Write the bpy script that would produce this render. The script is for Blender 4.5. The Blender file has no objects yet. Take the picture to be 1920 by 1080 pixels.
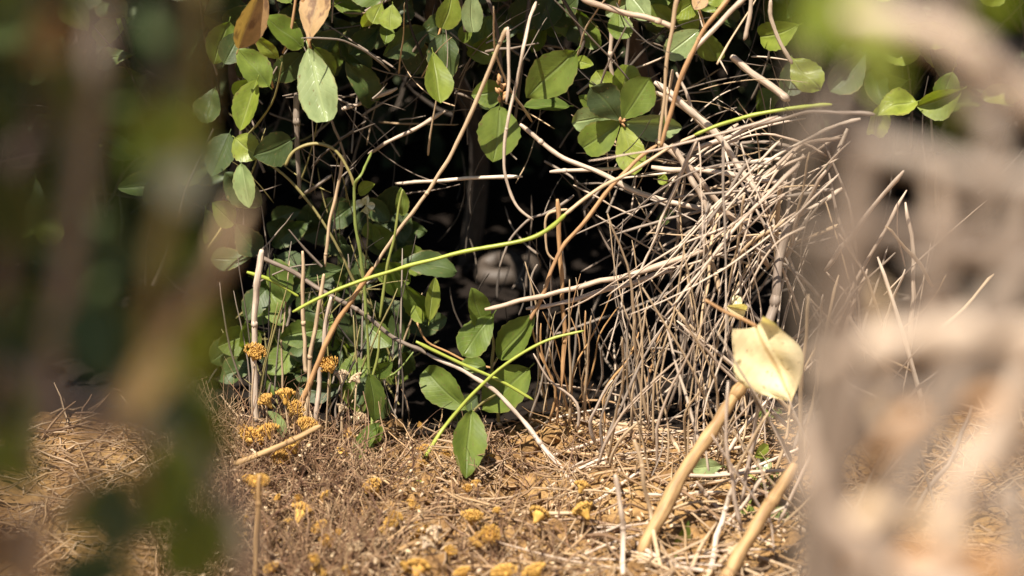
import bpy, math, random
from mathutils import Vector, Matrix, noise
R = random.Random(7)
sc = bpy.context.scene
COL = sc.collection

# ------------------------------------------------------------ camera, sky, sun, exposure
TH = math.radians(20.0); CT, ST = math.cos(TH), math.sin(TH)
CAMP = Vector((0, -1.85, 0.79)); K = 0.000234
FW = Vector((0, CT, -ST)); UP = Vector((0, ST, CT))
cd = bpy.data.cameras.new('camera'); cam = bpy.data.objects.new('camera', cd); COL.objects.link(cam)
cam.location = CAMP; cam.rotation_euler = (math.pi/2 - TH, 0, 0)
cd.sensor_width = 36; cd.lens = 36/(2*960*K); cd.clip_start = 0.05; cd.clip_end = 400
cd.dof.use_dof = True; cd.dof.focus_distance = 1.93; cd.dof.aperture_fstop = 4.3
sc.camera = cam

SUND = Vector((-0.24, -0.40, 0.90)).normalized()          # towards the sun
elev = math.asin(SUND.z); azim = math.atan2(SUND.x, SUND.y)
w = bpy.data.worlds.new('World'); sc.world = w; w.use_nodes = True
nt = w.node_tree; bg = nt.nodes['Background']
sky = nt.nodes.new('ShaderNodeTexSky'); sky.sky_type = 'NISHITA'; sky.sun_disc = False
sky.sun_elevation = elev; sky.sun_rotation = azim
nt.links.new(sky.outputs[0], bg.inputs[0]); bg.inputs[1].default_value = 0.05
sl = bpy.data.lights.new('sun', 'SUN'); sl.energy = 5.0; sl.angle = math.radians(0.5); sl.color = (1, 0.92, 0.81)
sun = bpy.data.objects.new('sun', sl); COL.objects.link(sun)
sun.rotation_euler = (-SUND).to_track_quat('-Z', 'Y').to_euler(); sun.location = (-1, -2, 4)
sc.view_settings.view_transform = 'Standard'; sc.view_settings.look = 'None'
sc.view_settings.exposure = 1.12; sc.view_settings.gamma = 1; sc.view_settings.use_curve_mapping = False
sc.cycles.max_bounces = 6

# ------------------------------------------------------------ pixel helpers (photograph 1920 x 1080)
def P(px, py, y):
    """the point at photo position (px, py) that stands at world depth y"""
    wd = (y - CAMP.y)/(CT + ST*(540 - py)*K)
    return CAMP + wd*(FW + Vector((1, 0, 0))*(px - 960)*K + UP*(540 - py)*K)
def yg(py):
    """world y where the flat ground meets row py"""
    wd = CAMP.z/(ST - CT*(540 - py)*K)
    return CAMP.y + wd*(CT + ST*(540 - py)*K)
def PX(m, y=0.0):                                           # pixels -> metres at that depth
    return m*K*(y - CAMP.y)/CT
def GP(px, py):
    return P(px, py, yg(py))

PITS = [(GP(985, 925), .022, .045), (GP(850, 1010), .02, .025), (GP(1060, 850), .03, .03), (GP(640, 830), .03, .03), (GP(560, 1010), .03, .03), (GP(690, 960), .02, .03), (GP(735, 850), .03, .02), (GP(790, 800), .03, .022), (GP(820, 955), .02, .014), (GP(1270, 770), .05, .02), (GP(960, 815), .025, .02)]
def gh(x, y):
    p = Vector((x, y, 0))
    far = max(abs(x), abs(y + .2))
    z = noise.fractal(p*9, 1.0, 2.0, 3)*.012
    if far < 1.3:
        z += noise.fractal(p*45 + Vector((3, 1, 0)), .8, 2.2, 4)*.007
        z += (noise.noise(p*28) > .12)*.0
        c = noise.voronoi(p*26)[0]
        z += max(0, .5 - c[0])*.011
    if y > -.02: z -= .05*min(1, (y + .02)/.08)**1.3
    for q, r, d in PITS:
        dd = ((x - q.x)**2 + (y - q.y)**2)/(r*r)
        if dd < 6: z -= d*math.exp(-dd)
    if y > .85:                                             # the bank behind, then the hillside
        z += min((y - .85)*.9, .55) + max(0, y - 1.5)*.32
    if far > 1.5: z += noise.noise(p*.4)*min(.5, (far - 1.5)*.1)
    return z

# ------------------------------------------------------------ mesh builder
class MB:
    def __init__(s): s.v = []; s.f = []; s.uv = []; s.r = []
    def add(s, vs, fs, uvs, rnd=0.0):
        n = len(s.v); s.v += vs; s.uv += uvs; s.r += [rnd]*len(vs)
        s.f += [tuple(i + n for i in f) for f in fs]
    def tube(s, pts, rads, sides=6, rnd=0.0, jit=0.0, sub=3, cap=True):
        pts = [Vector(p) for p in pts]
        if sub > 1 and len(pts) > 2:
            P_, R_ = [], []
            for i in range(len(pts) - 1):
                p0 = pts[max(i-1, 0)]; p1 = pts[i]; p2 = pts[i+1]; p3 = pts[min(i+2, len(pts)-1)]
                for k in range(sub):
                    t = k/sub
                    P_.append(.5*((2*p1) + (p2-p0)*t + (2*p0-5*p1+4*p2-p3)*t*t + (3*p1-p0-3*p2+p3)*t**3))
                    R_.append(rads[i]*(1-t) + rads[i+1]*t)
            P_.append(pts[-1]); R_.append(rads[-1]); pts, rads = P_, R_
        vs, fs, uvs = [], [], []
        L = 0; nrm = None; ph = R.random()*6.28
        for i, p in enumerate(pts):
            t = (pts[min(i+1, len(pts)-1)] - pts[max(i-1, 0)])
            t = t.normalized() if t.length > 1e-9 else Vector((0, 0, 1))
            if nrm is None:
                nrm = t.orthogonal().normalized()
            else:
                nrm = (nrm - t*nrm.dot(t)); nrm = nrm.normalized() if nrm.length > 1e-6 else t.orthogonal().normalized()
            b = t.cross(nrm)
            if i: L += (p - pts[i-1]).length
            rr = rads[i]*(1 + (R.random()-.5)*jit)
            for k in range(sides):
                a = ph + 2*math.pi*k/sides
                vs.append(p + (nrm*math.cos(a) + b*math.sin(a))*rr); uvs.append((k/sides, L))
        m = len(pts)
        for i in range(m-1):
            for k in range(sides):
                k2 = (k+1) % sides
                fs.append((i*sides+k, i*sides+k2, (i+1)*sides+k2, (i+1)*sides+k))
        if cap:
            fs.append(tuple(range(sides))[::-1]); fs.append(tuple((m-1)*sides+k for k in range(sides)))
        s.add(vs, fs, uvs, rnd)
    def mesh(s, name, mat, org=Vector((0, 0, 0)), smooth=True):
        me = bpy.data.meshes.new(name)
        me.from_pydata([tuple(Vector(v) - org) for v in s.v], [], s.f)
        uv = me.uv_layers.new(name='UVMap')
        li = [0]*len(me.loops); me.loops.foreach_get('vertex_index', li)
        flat = []
        for i in li: flat += s.uv[i]
        uv.data.foreach_set('uv', flat)
        at = me.attributes.new('rnd', 'FLOAT', 'POINT'); at.data.foreach_set('value', s.r)
        me.materials.append(mat)
        if smooth: me.polygons.foreach_set('use_smooth', [True]*len(me.polygons))
        me.update(); return me

def link(name, me, parent=None, loc=(0, 0, 0)):
    o = bpy.data.objects.new(name, me); COL.objects.link(o); o.location = loc
    if parent is not None: o.parent = parent
    return o
def tag(o, label=None, cat=None, group=None, kind=None):
    if label: o['label'] = label
    if cat: o['category'] = cat
    if group: o['group'] = group
    if kind: o['kind'] = kind
    return o
def empty(name, loc, label, cat, group=None):
    o = bpy.data.objects.new(name, None); COL.objects.link(o); o.location = loc; o.empty_display_size = .02
    return tag(o, label, cat, group)

# ------------------------------------------------------------ materials
def nd(nt, t, **kw):
    n = nt.nodes.new(t)
    for k, v in kw.items():
        if hasattr(n, k): setattr(n, k, v)
        else: n.inputs[k.replace('_', ' ')].default_value = v
    return n
def mixc(nt, fac, a, b, mode='MIX'):
    m = nt.nodes.new('ShaderNodeMix'); m.data_type = 'RGBA'; m.blend_type = mode
    for i, v in ((0, fac), (6, a), (7, b)):
        if hasattr(v, 'is_linked') or hasattr(v, 'links'): nt.links.new(v, m.inputs[i])
        else: m.inputs[i].default_value = v if not isinstance(v, tuple) else (*v, 1)
    return m.outputs[2]
def ramp(nt, src, stops):
    r = nt.nodes.new('ShaderNodeValToRGB'); e = r.color_ramp.elements
    while len(e) < len(stops): e.new(.5)
    for i, (p, c) in enumerate(stops): e[i].position = p; e[i].color = (*c, 1)
    nt.links.new(src, r.inputs[0]); return r.outputs[0]
def math_(nt, op, a, b=None, c=None):
    m = nt.nodes.new('ShaderNodeMath'); m.operation = op
    for i, v in enumerate((a, b, c)):
        if v is None: continue
        if hasattr(v, 'links'): nt.links.new(v, m.inputs[i])
        else: m.inputs[i].default_value = v
    return m.outputs[0]
def rnd_of(nt):
    oi = nt.nodes.new('ShaderNodeObjectInfo'); at = nt.nodes.new('ShaderNodeAttribute'); at.attribute_name = 'rnd'
    return math_(nt, 'FRACT', math_(nt, 'ADD', oi.outputs['Random'], at.outputs['Fac']))
def base_mat(name):
    m = bpy.data.materials.new(name); m.use_nodes = True
    return m, m.node_tree, m.node_tree.nodes['Principled BSDF']
def fibre_mat(name, cols, rough=.6, scale=1.0, spots=.35, trans=0.0):
    m, nt, b = base_mat(name); L = nt.links
    r = rnd_of(nt)
    n = len(cols); base = ramp(nt, r, [(i/(n-1) if n > 1 else 0, c) for i, c in enumerate(cols)])
    tc = nt.nodes.new('ShaderNodeTexCoord'); mp = nt.nodes.new('ShaderNodeMapping'); L.new(tc.outputs['UV'], mp.inputs[0])
    mp.inputs['Scale'].default_value = (5, 60*scale, 1)
    n1 = nd(nt, 'ShaderNodeTexNoise', Scale=1.0, Detail=4.0); L.new(mp.outputs[0], n1.inputs['Vector'])
    mp2 = nt.nodes.new('ShaderNodeMapping'); L.new(tc.outputs['UV'], mp2.inputs[0]); mp2.inputs['Scale'].default_value = (16, 12, 1)
    n2 = nd(nt, 'ShaderNodeTexNoise', Scale=1.0, Detail=3.0); L.new(mp2.outputs[0], n2.inputs['Vector'])
    f1 = ramp(nt, n1.outputs[0], [(.38, (.55, .5, .48)), (.62, (1.12, 1.12, 1.12))])
    c1 = mixc(nt, spots*1.6 if spots < .6 else 1.0, base, f1, 'MULTIPLY')
    f2 = ramp(nt, n2.outputs[0], [(.35, (.78, .76, .74)), (.65, (1.08, 1.08, 1.08))])
    c2 = mixc(nt, 1.0, c1, f2, 'MULTIPLY')
    L.new(c2, b.inputs['Base Color']); b.inputs['Roughness'].default_value = rough
    b.inputs['Specular IOR Level'].default_value = .35
    bp = nd(nt, 'ShaderNodeBump', Strength=.35, Distance=.0006); L.new(n2.outputs[0], bp.inputs['Height']); L.new(bp.outputs[0], b.inputs['Normal'])
    return m
def leaf_mat(name, cols, vein=(.20, .25, .08), rough=.42, trans=.35, back=(.16, .2, .1), blotch=None, veinamt=.55):
    m, nt, b = base_mat(name); L = nt.links
    r = rnd_of(nt); n = len(cols)
    base = ramp(nt, r, [(i/(n-1) if n > 1 else 0, c) for i, c in enumerate(cols)])
    tc = nt.nodes.new('ShaderNodeTexCoord'); sx = nt.nodes.new('ShaderNodeSeparateXYZ'); L.new(tc.outputs['UV'], sx.inputs[0])
    au = math_(nt, 'ABSOLUTE', math_(nt, 'SUBTRACT', sx.outputs[0], .5))
    mid = ramp(nt, au, [(.0, (1, 1, 1)), (.05, (0, 0, 0))])
    # side veins slant forward from the midrib
    sv = math_(nt, 'PINGPONG', math_(nt, 'SUBTRACT', sx.outputs[1], math_(nt, 'MULTIPLY', au, .55)), .052)
    svr = ramp(nt, math_(nt, 'MULTIPLY', sv, 19.0), [(.0, (.16, .16, .16)), (.16, (0, 0, 0))])
    nz = nd(nt, 'ShaderNodeTexNoise', Scale=9.0, Detail=4.0); L.new(tc.outputs['UV'], nz.inputs['Vector'])
    oi = nt.nodes.new('ShaderNodeObjectInfo')
    cn = nt.nodes.new('ShaderNodeCombineXYZ'); L.new(oi.outputs['Random'], cn.inputs[2])
    va = nt.nodes.new('ShaderNodeVectorMath'); va.operation = 'MULTIPLY_ADD'; L.new(cn.outputs[0], va.inputs[0]); va.inputs[1].default_value = (0, 0, 37); L.new(tc.outputs['UV'], va.inputs[2])
    nb = nd(nt, 'ShaderNodeTexNoise', Scale=3.2, Detail=5.0); L.new(va.outputs[0], nb.inputs['Vector'])
    mott = ramp(nt, nb.outputs[0], [(.3, (.72, .74, .7)), (.7, (1.22, 1.18, 1.2))])
    c = mixc(nt, 1.0, base, mott, 'MULTIPLY')
    if blotch: c = mixc(nt, ramp(nt, nb.outputs[0], [(.5, (0, 0, 0)), (.62, (1, 1, 1))]), c, blotch)
    else:
        c = mixc(nt, ramp(nt, nz.outputs[0], [(.63, (0, 0, 0)), (.70, (.75, .75, .75))]), c, (.16, .11, .04))
        edge = math_(nt, 'ADD', math_(nt, 'MULTIPLY', au, 1.0), math_(nt, 'MULTIPLY', nb.outputs[0], .35))
        c = mixc(nt, ramp(nt, edge, [(.64, (0, 0, 0)), (.70, (.55, .55, .55))]), c, (.22, .17, .06))
    veins = mixc(nt, 1.0, mid, svr, 'LIGHTEN')
    c = mixc(nt, math_(nt, 'MULTIPLY', veins, veinamt), c, vein)
    ge = nt.nodes.new('ShaderNodeNewGeometry')
    cb = mixc(nt, .6, c, back)
    c = mixc(nt, ge.outputs['Backfacing'], c, cb)
    L.new(c, b.inputs['Base Color']); b.inputs['Roughness'].default_value = rough; b.inputs['Specular IOR Level'].default_value = .45
    bp = nd(nt, 'ShaderNodeBump', Strength=.5, Distance=.0012)
    hh = math_(nt, 'SUBTRACT', math_(nt, 'MULTIPLY', nb.outputs[0], .6), veins); L.new(hh, bp.inputs['Height']); L.new(bp.outputs[0], b.inputs['Normal'])
    tr = nt.nodes.new('ShaderNodeBsdfTranslucent'); tcn = mixc(nt, 1.0, c, (1.5, 1.6, .55), 'MULTIPLY'); L.new(tcn, tr.inputs[0])
    mx = nt.nodes.new('ShaderNodeMixShader'); mx.inputs[0].default_value = trans
    L.new(b.outputs[0], mx.inputs[1]); L.new(tr.outputs[0], mx.inputs[2]); L.new(mx.outputs[0], nt.nodes['Material Output'].inputs[0])
    return m

M = {}
M['straw'] = fibre_mat('straw', [(.56, .44, .335), (.66, .55, .43), (.47, .355, .255), (.61, .50, .40)])
M['ochre'] = fibre_mat('ochre_cane', [(.40, .25, .11), (.48, .32, .15)], spots=.5, scale=.6)
M['orange'] = fibre_mat('orange_stem', [(.50, .29, .12), (.44, .26, .13)])
M['grey'] = fibre_mat('grey_twig', [(.30, .25, .20), (.22, .17, .13), (.36, .30, .24)])
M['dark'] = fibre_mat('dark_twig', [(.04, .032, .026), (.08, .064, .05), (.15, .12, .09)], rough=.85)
M['green'] = fibre_mat('green_stem', [(.30, .36, .05), (.34, .38, .07)], rough=.4, spots=.12)
M['dgreen'] = fibre_mat('dull_green_stem', [(.18, .24, .06), (.26, .28, .07)], rough=.5, spots=.2)
M['olive'] = fibre_mat('olive_stem', [(.25, .22, .09), (.32, .27, .10)], rough=.5, spots=.3)
M['bark'] = fibre_mat('bark', [(.10, .08, .06), (.14, .10, .08)], rough=.85)
M['herb'] = fibre_mat('dry_herb', [(.09, .048, .03), (.30, .17, .09), (.42, .27, .15), (.16, .08, .05), (.48, .33, .18), (.24, .14, .08)], spots=.3)
M['litter'] = fibre_mat('straw_litter', [(.50, .34, .18), (.34, .21, .11), (.58, .43, .27), (.24, .15, .09), (.46, .30, .15)], spots=.3)
M['tan'] = fibre_mat('tan_stem', [(.50, .36, .21), (.56, .42, .27)], spots=.3)
M['flower'] = fibre_mat('dried_flower', [(.62, .36, .07), (.68, .42, .11), (.55, .29, .06)], rough=.85, scale=3)
M['bract'] = fibre_mat('pale_bract', [(.62, .47, .28), (.68, .52, .36)], rough=.8)
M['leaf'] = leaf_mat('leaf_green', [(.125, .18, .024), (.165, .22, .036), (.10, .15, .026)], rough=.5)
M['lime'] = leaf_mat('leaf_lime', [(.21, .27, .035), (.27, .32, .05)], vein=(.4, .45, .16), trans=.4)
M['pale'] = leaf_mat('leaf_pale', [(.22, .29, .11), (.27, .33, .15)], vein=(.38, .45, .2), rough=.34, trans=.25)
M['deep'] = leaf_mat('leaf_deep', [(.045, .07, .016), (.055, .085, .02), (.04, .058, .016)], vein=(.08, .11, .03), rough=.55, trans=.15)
M['canopy'] = leaf_mat('leaf_canopy', [(.03, .042, .014), (.04, .055, .016)], vein=(.05, .06, .02), rough=.7, trans=.06, back=(.04, .045, .02))  # leaf colour lowered to put the shade of the hollow into it
M['dead'] = leaf_mat('leaf_dead', [(.42, .25, .11), (.50, .33, .16)], vein=(.5, .36, .2), rough=.6, trans=.3, blotch=(.22, .13, .07), back=(.4, .3, .18))
M['yellow'] = leaf_mat('leaf_yellow', [(.84, .72, .44), (.84, .72, .44)], vein=(.45, .27, .10), rough=.5, trans=.3, back=(.6, .5, .28), veinamt=.8)
M['white'] = leaf_mat('petal_white', [(.62, .66, .50), (.66, .7, .56)], vein=(.6, .6, .45), rough=.5, trans=.2)

def soil_mat():
    m, nt, b = base_mat('soil'); L = nt.links
    tc = nt.nodes.new('ShaderNodeTexCoord')
    n1 = nd(nt, 'ShaderNodeTexNoise', Scale=14.0, Detail=8.0, Roughness=.65); L.new(tc.outputs['Object'], n1.inputs['Vector'])
    n2 = nd(nt, 'ShaderNodeTexNoise', Scale=140.0, Detail=6.0, Roughness=.7); L.new(tc.outputs['Object'], n2.inputs['Vector'])
    v = nd(nt, 'ShaderNodeTexVoronoi', Scale=95.0); L.new(tc.outputs['Object'], v.inputs['Vector'])
    sx = nt.nodes.new('ShaderNodeSeparateXYZ'); L.new(tc.outputs['Object'], sx.inputs[0])
    c1 = ramp(nt, n1.outputs[0], [(.3, (.11, .06, .028)), (.5, (.30, .175, .07)), (.7, (.46, .30, .13))])
    c2 = ramp(nt, n2.outputs[0], [(.3, (.35, .3, .28)), (.55, (1, 1, 1)), (.75, (1.35, 1.3, 1.2))])
    c = mixc(nt, .9, c1, c2, 'MULTIPLY')
    # shade of the hollow painted into the soil colour, from its mouth backwards
    hollow_shade = math_(nt, 'SMOOTH_MIN', 1.0, 1.0, 0.0)
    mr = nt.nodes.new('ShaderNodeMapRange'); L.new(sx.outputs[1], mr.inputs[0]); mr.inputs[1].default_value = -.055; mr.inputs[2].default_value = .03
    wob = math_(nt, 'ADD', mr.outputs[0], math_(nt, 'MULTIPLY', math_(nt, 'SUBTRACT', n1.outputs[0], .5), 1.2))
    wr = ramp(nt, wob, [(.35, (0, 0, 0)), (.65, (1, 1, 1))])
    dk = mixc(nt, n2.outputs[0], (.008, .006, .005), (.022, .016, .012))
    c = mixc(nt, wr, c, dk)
    L.new(c, b.inputs['Base Color']); b.inputs['Roughness'].default_value = .95; b.inputs['Specular IOR Level'].default_value = .1
    h = math_(nt, 'ADD', math_(nt, 'MULTIPLY', n2.outputs[0], 1.0), math_(nt, 'MULTIPLY', v.outputs[0], .5))
    bp = nd(nt, 'ShaderNodeBump', Strength=.9, Distance=.004); L.new(h, bp.inputs['Height']); L.new(bp.outputs[0], b.inputs['Normal'])
    return m
M['soil'] = soil_mat()

# ------------------------------------------------------------ ground: one sheet out to the hills
def axis(lo, hi, step, far):
    a = []; x = lo
    while x < hi: a.append(x); x += step
    a.append(hi); s = step; left = []; x = lo
    while x > -far: s *= 1.28; x -= s; left.append(x)
    s = step; right = []; x = hi
    while x < far: s *= 1.28; x += s; right.append(x)
    return left[::-1] + a + right
xs = axis(-.62, .62, .0065, 60); ys = axis(-.42, .62, .0065, 60)
g = MB(); vs = [Vector((x, y, gh(x, y))) for y in ys for x in xs]; nx = len(xs)
g.add(vs, [(j*nx+i, j*nx+i+1, (j+1)*nx+i+1, (j+1)*nx+i) for j in range(len(ys)-1) for i in range(nx-1)], [(v.x, v.y) for v in vs])
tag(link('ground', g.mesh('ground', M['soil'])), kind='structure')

# ------------------------------------------------------------ leaves
def prof(kind, t):
    if kind == 'ell': return max(0, math.sin(math.pi*t**.92))**.72
    if kind == 'obo': return (max(0, math.sin(math.pi*t**1.45))**.62)*(1 if t < .9 else 1)
    if kind == 'blunt': return (max(0, math.sin(math.pi*min(1, t**1.25*.9)))**.6) if t < .97 else .42
    if kind == 'lan': return max(0, math.sin(math.pi*t**.8))**1.1
    return 1
def leaf_geo(kind, seed, nt_=14, side=3, flat=False):
    r = random.Random(seed); fold = r.uniform(.1, .6); curl = r.uniform(-.5, .30); wav = r.uniform(.0, .08); tw = r.uniform(-.35, .35); bend = r.uniform(-.13, .13)
    if flat: fold *= .5; curl *= .25; tw *= .3; bend *= .5; wav *= .4
    vs, uvs, fs = [], [], []; n = 2*side + 1
    for j in range(nt_+1):
        t = j/nt_
        hw = .5*prof(kind, t)
        if 0 < j < nt_: hw *= 1 + (.035 if j % 2 else -.02) + r.uniform(-.02, .02)
        hw = max(hw, .012)
        for i in range(n):
            u = (i - side)/side
            x = u*hw; z = abs(u)*hw*fold + curl*(t-.35)**2 + wav*math.sin(t*9 + u*2 + seed) + tw*(t-.5)*u*hw
            vs.append((x + bend*math.sin(math.pi*t), t, z)); uvs.append((.5 + u*.5, t))
    for j in range(nt_):
        for i in range(n-1):
            fs.append((j*n+i, j*n+i+1, (j+1)*n+i+1, (j+1)*n+i))
    return vs, uvs, fs
LM = {}
def leaf_mesh(kind, mat, var):
    key = (kind, mat, var)
    if key not in LM:
        vs, uvs, fs = leaf_geo(kind, hash_(kind) + var*13, flat=var >= 8)
        b = MB(); b.add([Vector(v) for v in vs], fs, uvs)
        q = [Vector((0, .06, -.006)), Vector((0.0, -.02, -.01)), Vector((.012, -.10, -.02))]   # petiole
        b.tube(q, [.012, .014, .018], 5, sub=2)
        LM[key] = b.mesh('leaf_' + mat, M[mat])
    return LM[key]
def hash_(s): return sum(ord(c)*(i+3) for i, c in enumerate(s))
def leaf_matrix(base, tip, wid, roll):
    Y = tip - base; Ln = Y.length; Y.normalize()
    c = (CAMP - base).normalized(); N = c - Y*c.dot(Y); N.normalize()
    N = Matrix.Rotation(roll, 3, Y) @ N; X = Y.cross(N)
    m = Matrix.Identity(4)
    for i, (ax, s) in enumerate(((X, wid), (Y, Ln), (N, Ln))):
        for k in range(3): m[k][i] = ax[k]*s
    return m
FLAT = set()
def put_leaf(parent, a, b, wpx, y, mat, kind='ell', roll=None, dy=None, label=None, name='leaf', flat=None):
    dy = R.uniform(-.02, .015) if dy is None else dy
    A = P(a[0], a[1], y); B = P(b[0], b[1], y + dy)
    m = leaf_matrix(A, B, PX(wpx, y), R.uniform(-.45, .45) if roll is None else roll)
    o = link(name, leaf_mesh(kind, mat, R.randrange(8) + (8 if (flat if flat is not None else parent in FLAT) else 0)), parent)
    m.translation = A - parent.location
    o.matrix_local = m
    if label: o['label'] = label
    return o

def trace(pts, r0, r1=None, y=0.0, dy=0.0, jit=.0, clamp=True):
    """photo polyline -> world points; a third value overrides the depth"""
    out = []; n = len(pts)
    for i, p in enumerate(pts):
        yy = p[2] if len(p) > 2 else y + dy*i/(n-1)
        if clamp and yy > yg(p[1]) - .006 and p[1] > 500: yy = yg(p[1]) - .006
        q = P(p[0], p[1], yy)
        if clamp: q.z = max(q.z, gh(q.x, q.y) + .002)
        out.append(q)
    r1 = r0 if r1 is None else r1
    return out, [PX(r0 + (r1-r0)*i/(n-1), y) for i in range(n)]
def wander(q, rr, amt):
    """resample a traced stalk, give it small kinks and an uneven, tapering end"""
    out, ro = [], []; seed = R.uniform(0, 99); n = len(q)
    for i in range(n-1):
        p0 = q[max(i-1, 0)]; p1 = q[i]; p2 = q[i+1]; p3 = q[min(i+2, n-1)]
        for k in range(4):
            t = k/4
            p = .5*((2*p1) + (p2-p0)*t + (2*p0-5*p1+4*p2-p3)*t*t + (3*p1-p0-3*p2+p3)*t**3)
            r = rr[i]*(1-t) + rr[i+1]*t
            out.append(p + noise.noise_vector(p*38 + Vector((seed, 0, 0)))*r*amt*2.2); ro.append(r*(1 + .22*noise.noise(p*120)))
    out.append(q[-1]); ro.append(rr[-1]*.45); ro[0] *= .6
    return out, ro
def stalk(name, label, cat, pts, mat, r0, r1=None, y=0.0, dy=0.0, parent=None, sides=7, group=None, ground_end=False):
    q, rr = trace(pts, r0, r1, y, dy)
    q, rr = wander(q, rr, .5 if mat not in ('green', 'ochre') else .22)
    b = MB(); b.tube(q, rr, sides, jit=.16, sub=2)
    # a node or two where leaves once sat
    if r0 > 2.5 and len(q) > 2 and mat not in ('green',):
        for _ in range(R.choice([0, 1, 1])):
            i = R.randrange(len(q)-1); t = R.random(); c = q[i].lerp(q[i+1], t); d = (q[i+1]-q[i]).normalized()*rr[i]*1.2
            b.tube([c-d, c, c+d], [rr[i]*.95, rr[i]*1.17, rr[i]*.95], sides, sub=1)
    if parent is not None:
        o = link(name, b.mesh(name, M[mat], q[0]), parent, q[0] - parent.location)
        if label: o['label'] = label
        return o
    return tag(link(name, b.mesh(name, M[mat], q[0]), None, q[0]), label, cat, group)

# ------------------------------------------------------------ the shrubs
def shrub(name, loc, label, trunk, boughs, leaves, cat='shrub', tr=.012):
    t = empty(name, Vector(loc), label, cat)
    b = MB(); b.tube(trunk, [tr*(1 - .5*i/(len(trunk)-1)) for i in range(len(trunk))], 9, jit=.1, sub=4)
    link('trunk' if tr > .006 else 'stem', b.mesh('trunk', M['bark']), t, -Vector(loc))
    for pts, r0, r1, mat, y in boughs:
        q, rr = trace(pts, r0, r1, y, clamp=False)
        b = MB(); b.tube(q, rr, 7, jit=.2, sub=4)
        link('branch', b.mesh('branch', M[mat], q[0]), t, q[0] - t.location)
    FLAT.add(t)
    for L in leaves: put_leaf(t, *L[:5], **(L[5] if len(L) > 5 else {}))
    FLAT.discard(t)
    return t
def TR(x, y, top):
    """a trunk from the ground at (x, y) rising to the bough root top"""
    g0 = Vector((x, y, gh(x, y) - .01)); T = Vector(top)
    return [g0, g0.lerp(T, .35) + Vector((.02, .02, .03)), g0.lerp(T, .7) + Vector((-.015, .0, .02)), T]

top1 = P(540, -120, .08); top2 = P(830, -110, .10); top3 = P(1200, -120, .10)
upper_left = shrub('broadleaf_shrub', (-.34, .42, 0), 'broadleaf shrub at upper left with one long pale leaf and two dead brown leaves', TR(-.34, .42, top1), [
    ([(540, -120, .08), (560, -40), (575, 40), (580, 92)], 5, 4, 'orange', 0.0),
    ([(540, -120, .08), (500, -30), (470, 60), (455, 180), (450, 300)], 5, 3, 'bark', .02),
    ([(560, -40), (545, 60), (530, 100)], 3, 2, 'orange', .01),
    ([(470, 60), (500, 120), (512, 165)], 3, 2, 'orange', .02)],
  [((578, 90), (612, 229), 72, -.01, 'pale', dict(kind='blunt', roll=.15, dy=-.03, label='long pale green leaf, the brightest at upper left')),
   ((580, 78), (603, -28), 62, -.02, 'dead', dict(kind='obo', roll=-.5, label='curled brown dead leaf')),
   ((448, 92), (496, -22), 56, -.03, 'dead', dict(kind='ell', roll=.4, label='orange brown dead leaf')),
   ((568, 88), (498, 32), 62, .01, 'leaf', dict(roll=.7)),
   ((522, 110), (478, 66), 28, -.01, 'lime', dict(roll=-.4)),
   ((505, 162), (445, 92), 58, .0, 'leaf', dict(roll=.3)),
   ((512, 150), (488, 92), 40, .012, 'pale', dict(roll=-.9)),
   ((482, 150), (452, 245), 52, -.01, 'lime', dict(roll=.5)),
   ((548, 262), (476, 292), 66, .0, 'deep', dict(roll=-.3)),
   ((440, 258), (486, 296), 56, .005, 'lime', {}),
   ((452, 306), (466, 390), 46, -.01, 'pale', dict(roll=.5)),
   ((590, 88), (628, 142), 34, .02, 'leaf', {}),
   ((565, 100), (512, 152), 50, .04, 'deep', {}),
   ((545, 5), (515, -30), 40, .01, 'leaf', {}),
   ((575, 110), (640, 60), 46, .08, 'deep', {}),
   ((440, 180), (475, 150), 40, .02, 'leaf', {}),
   ((420, 120), (450, 60), 50, .01, 'deep', {}), ((430, 40), (400, 120), 60, .02, 'leaf', {}),
   ((430, 250), (395, 330), 60, .02, 'deep', {}), ((440, 420), (400, 380), 50, .03, 'leaf', {})])

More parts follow.
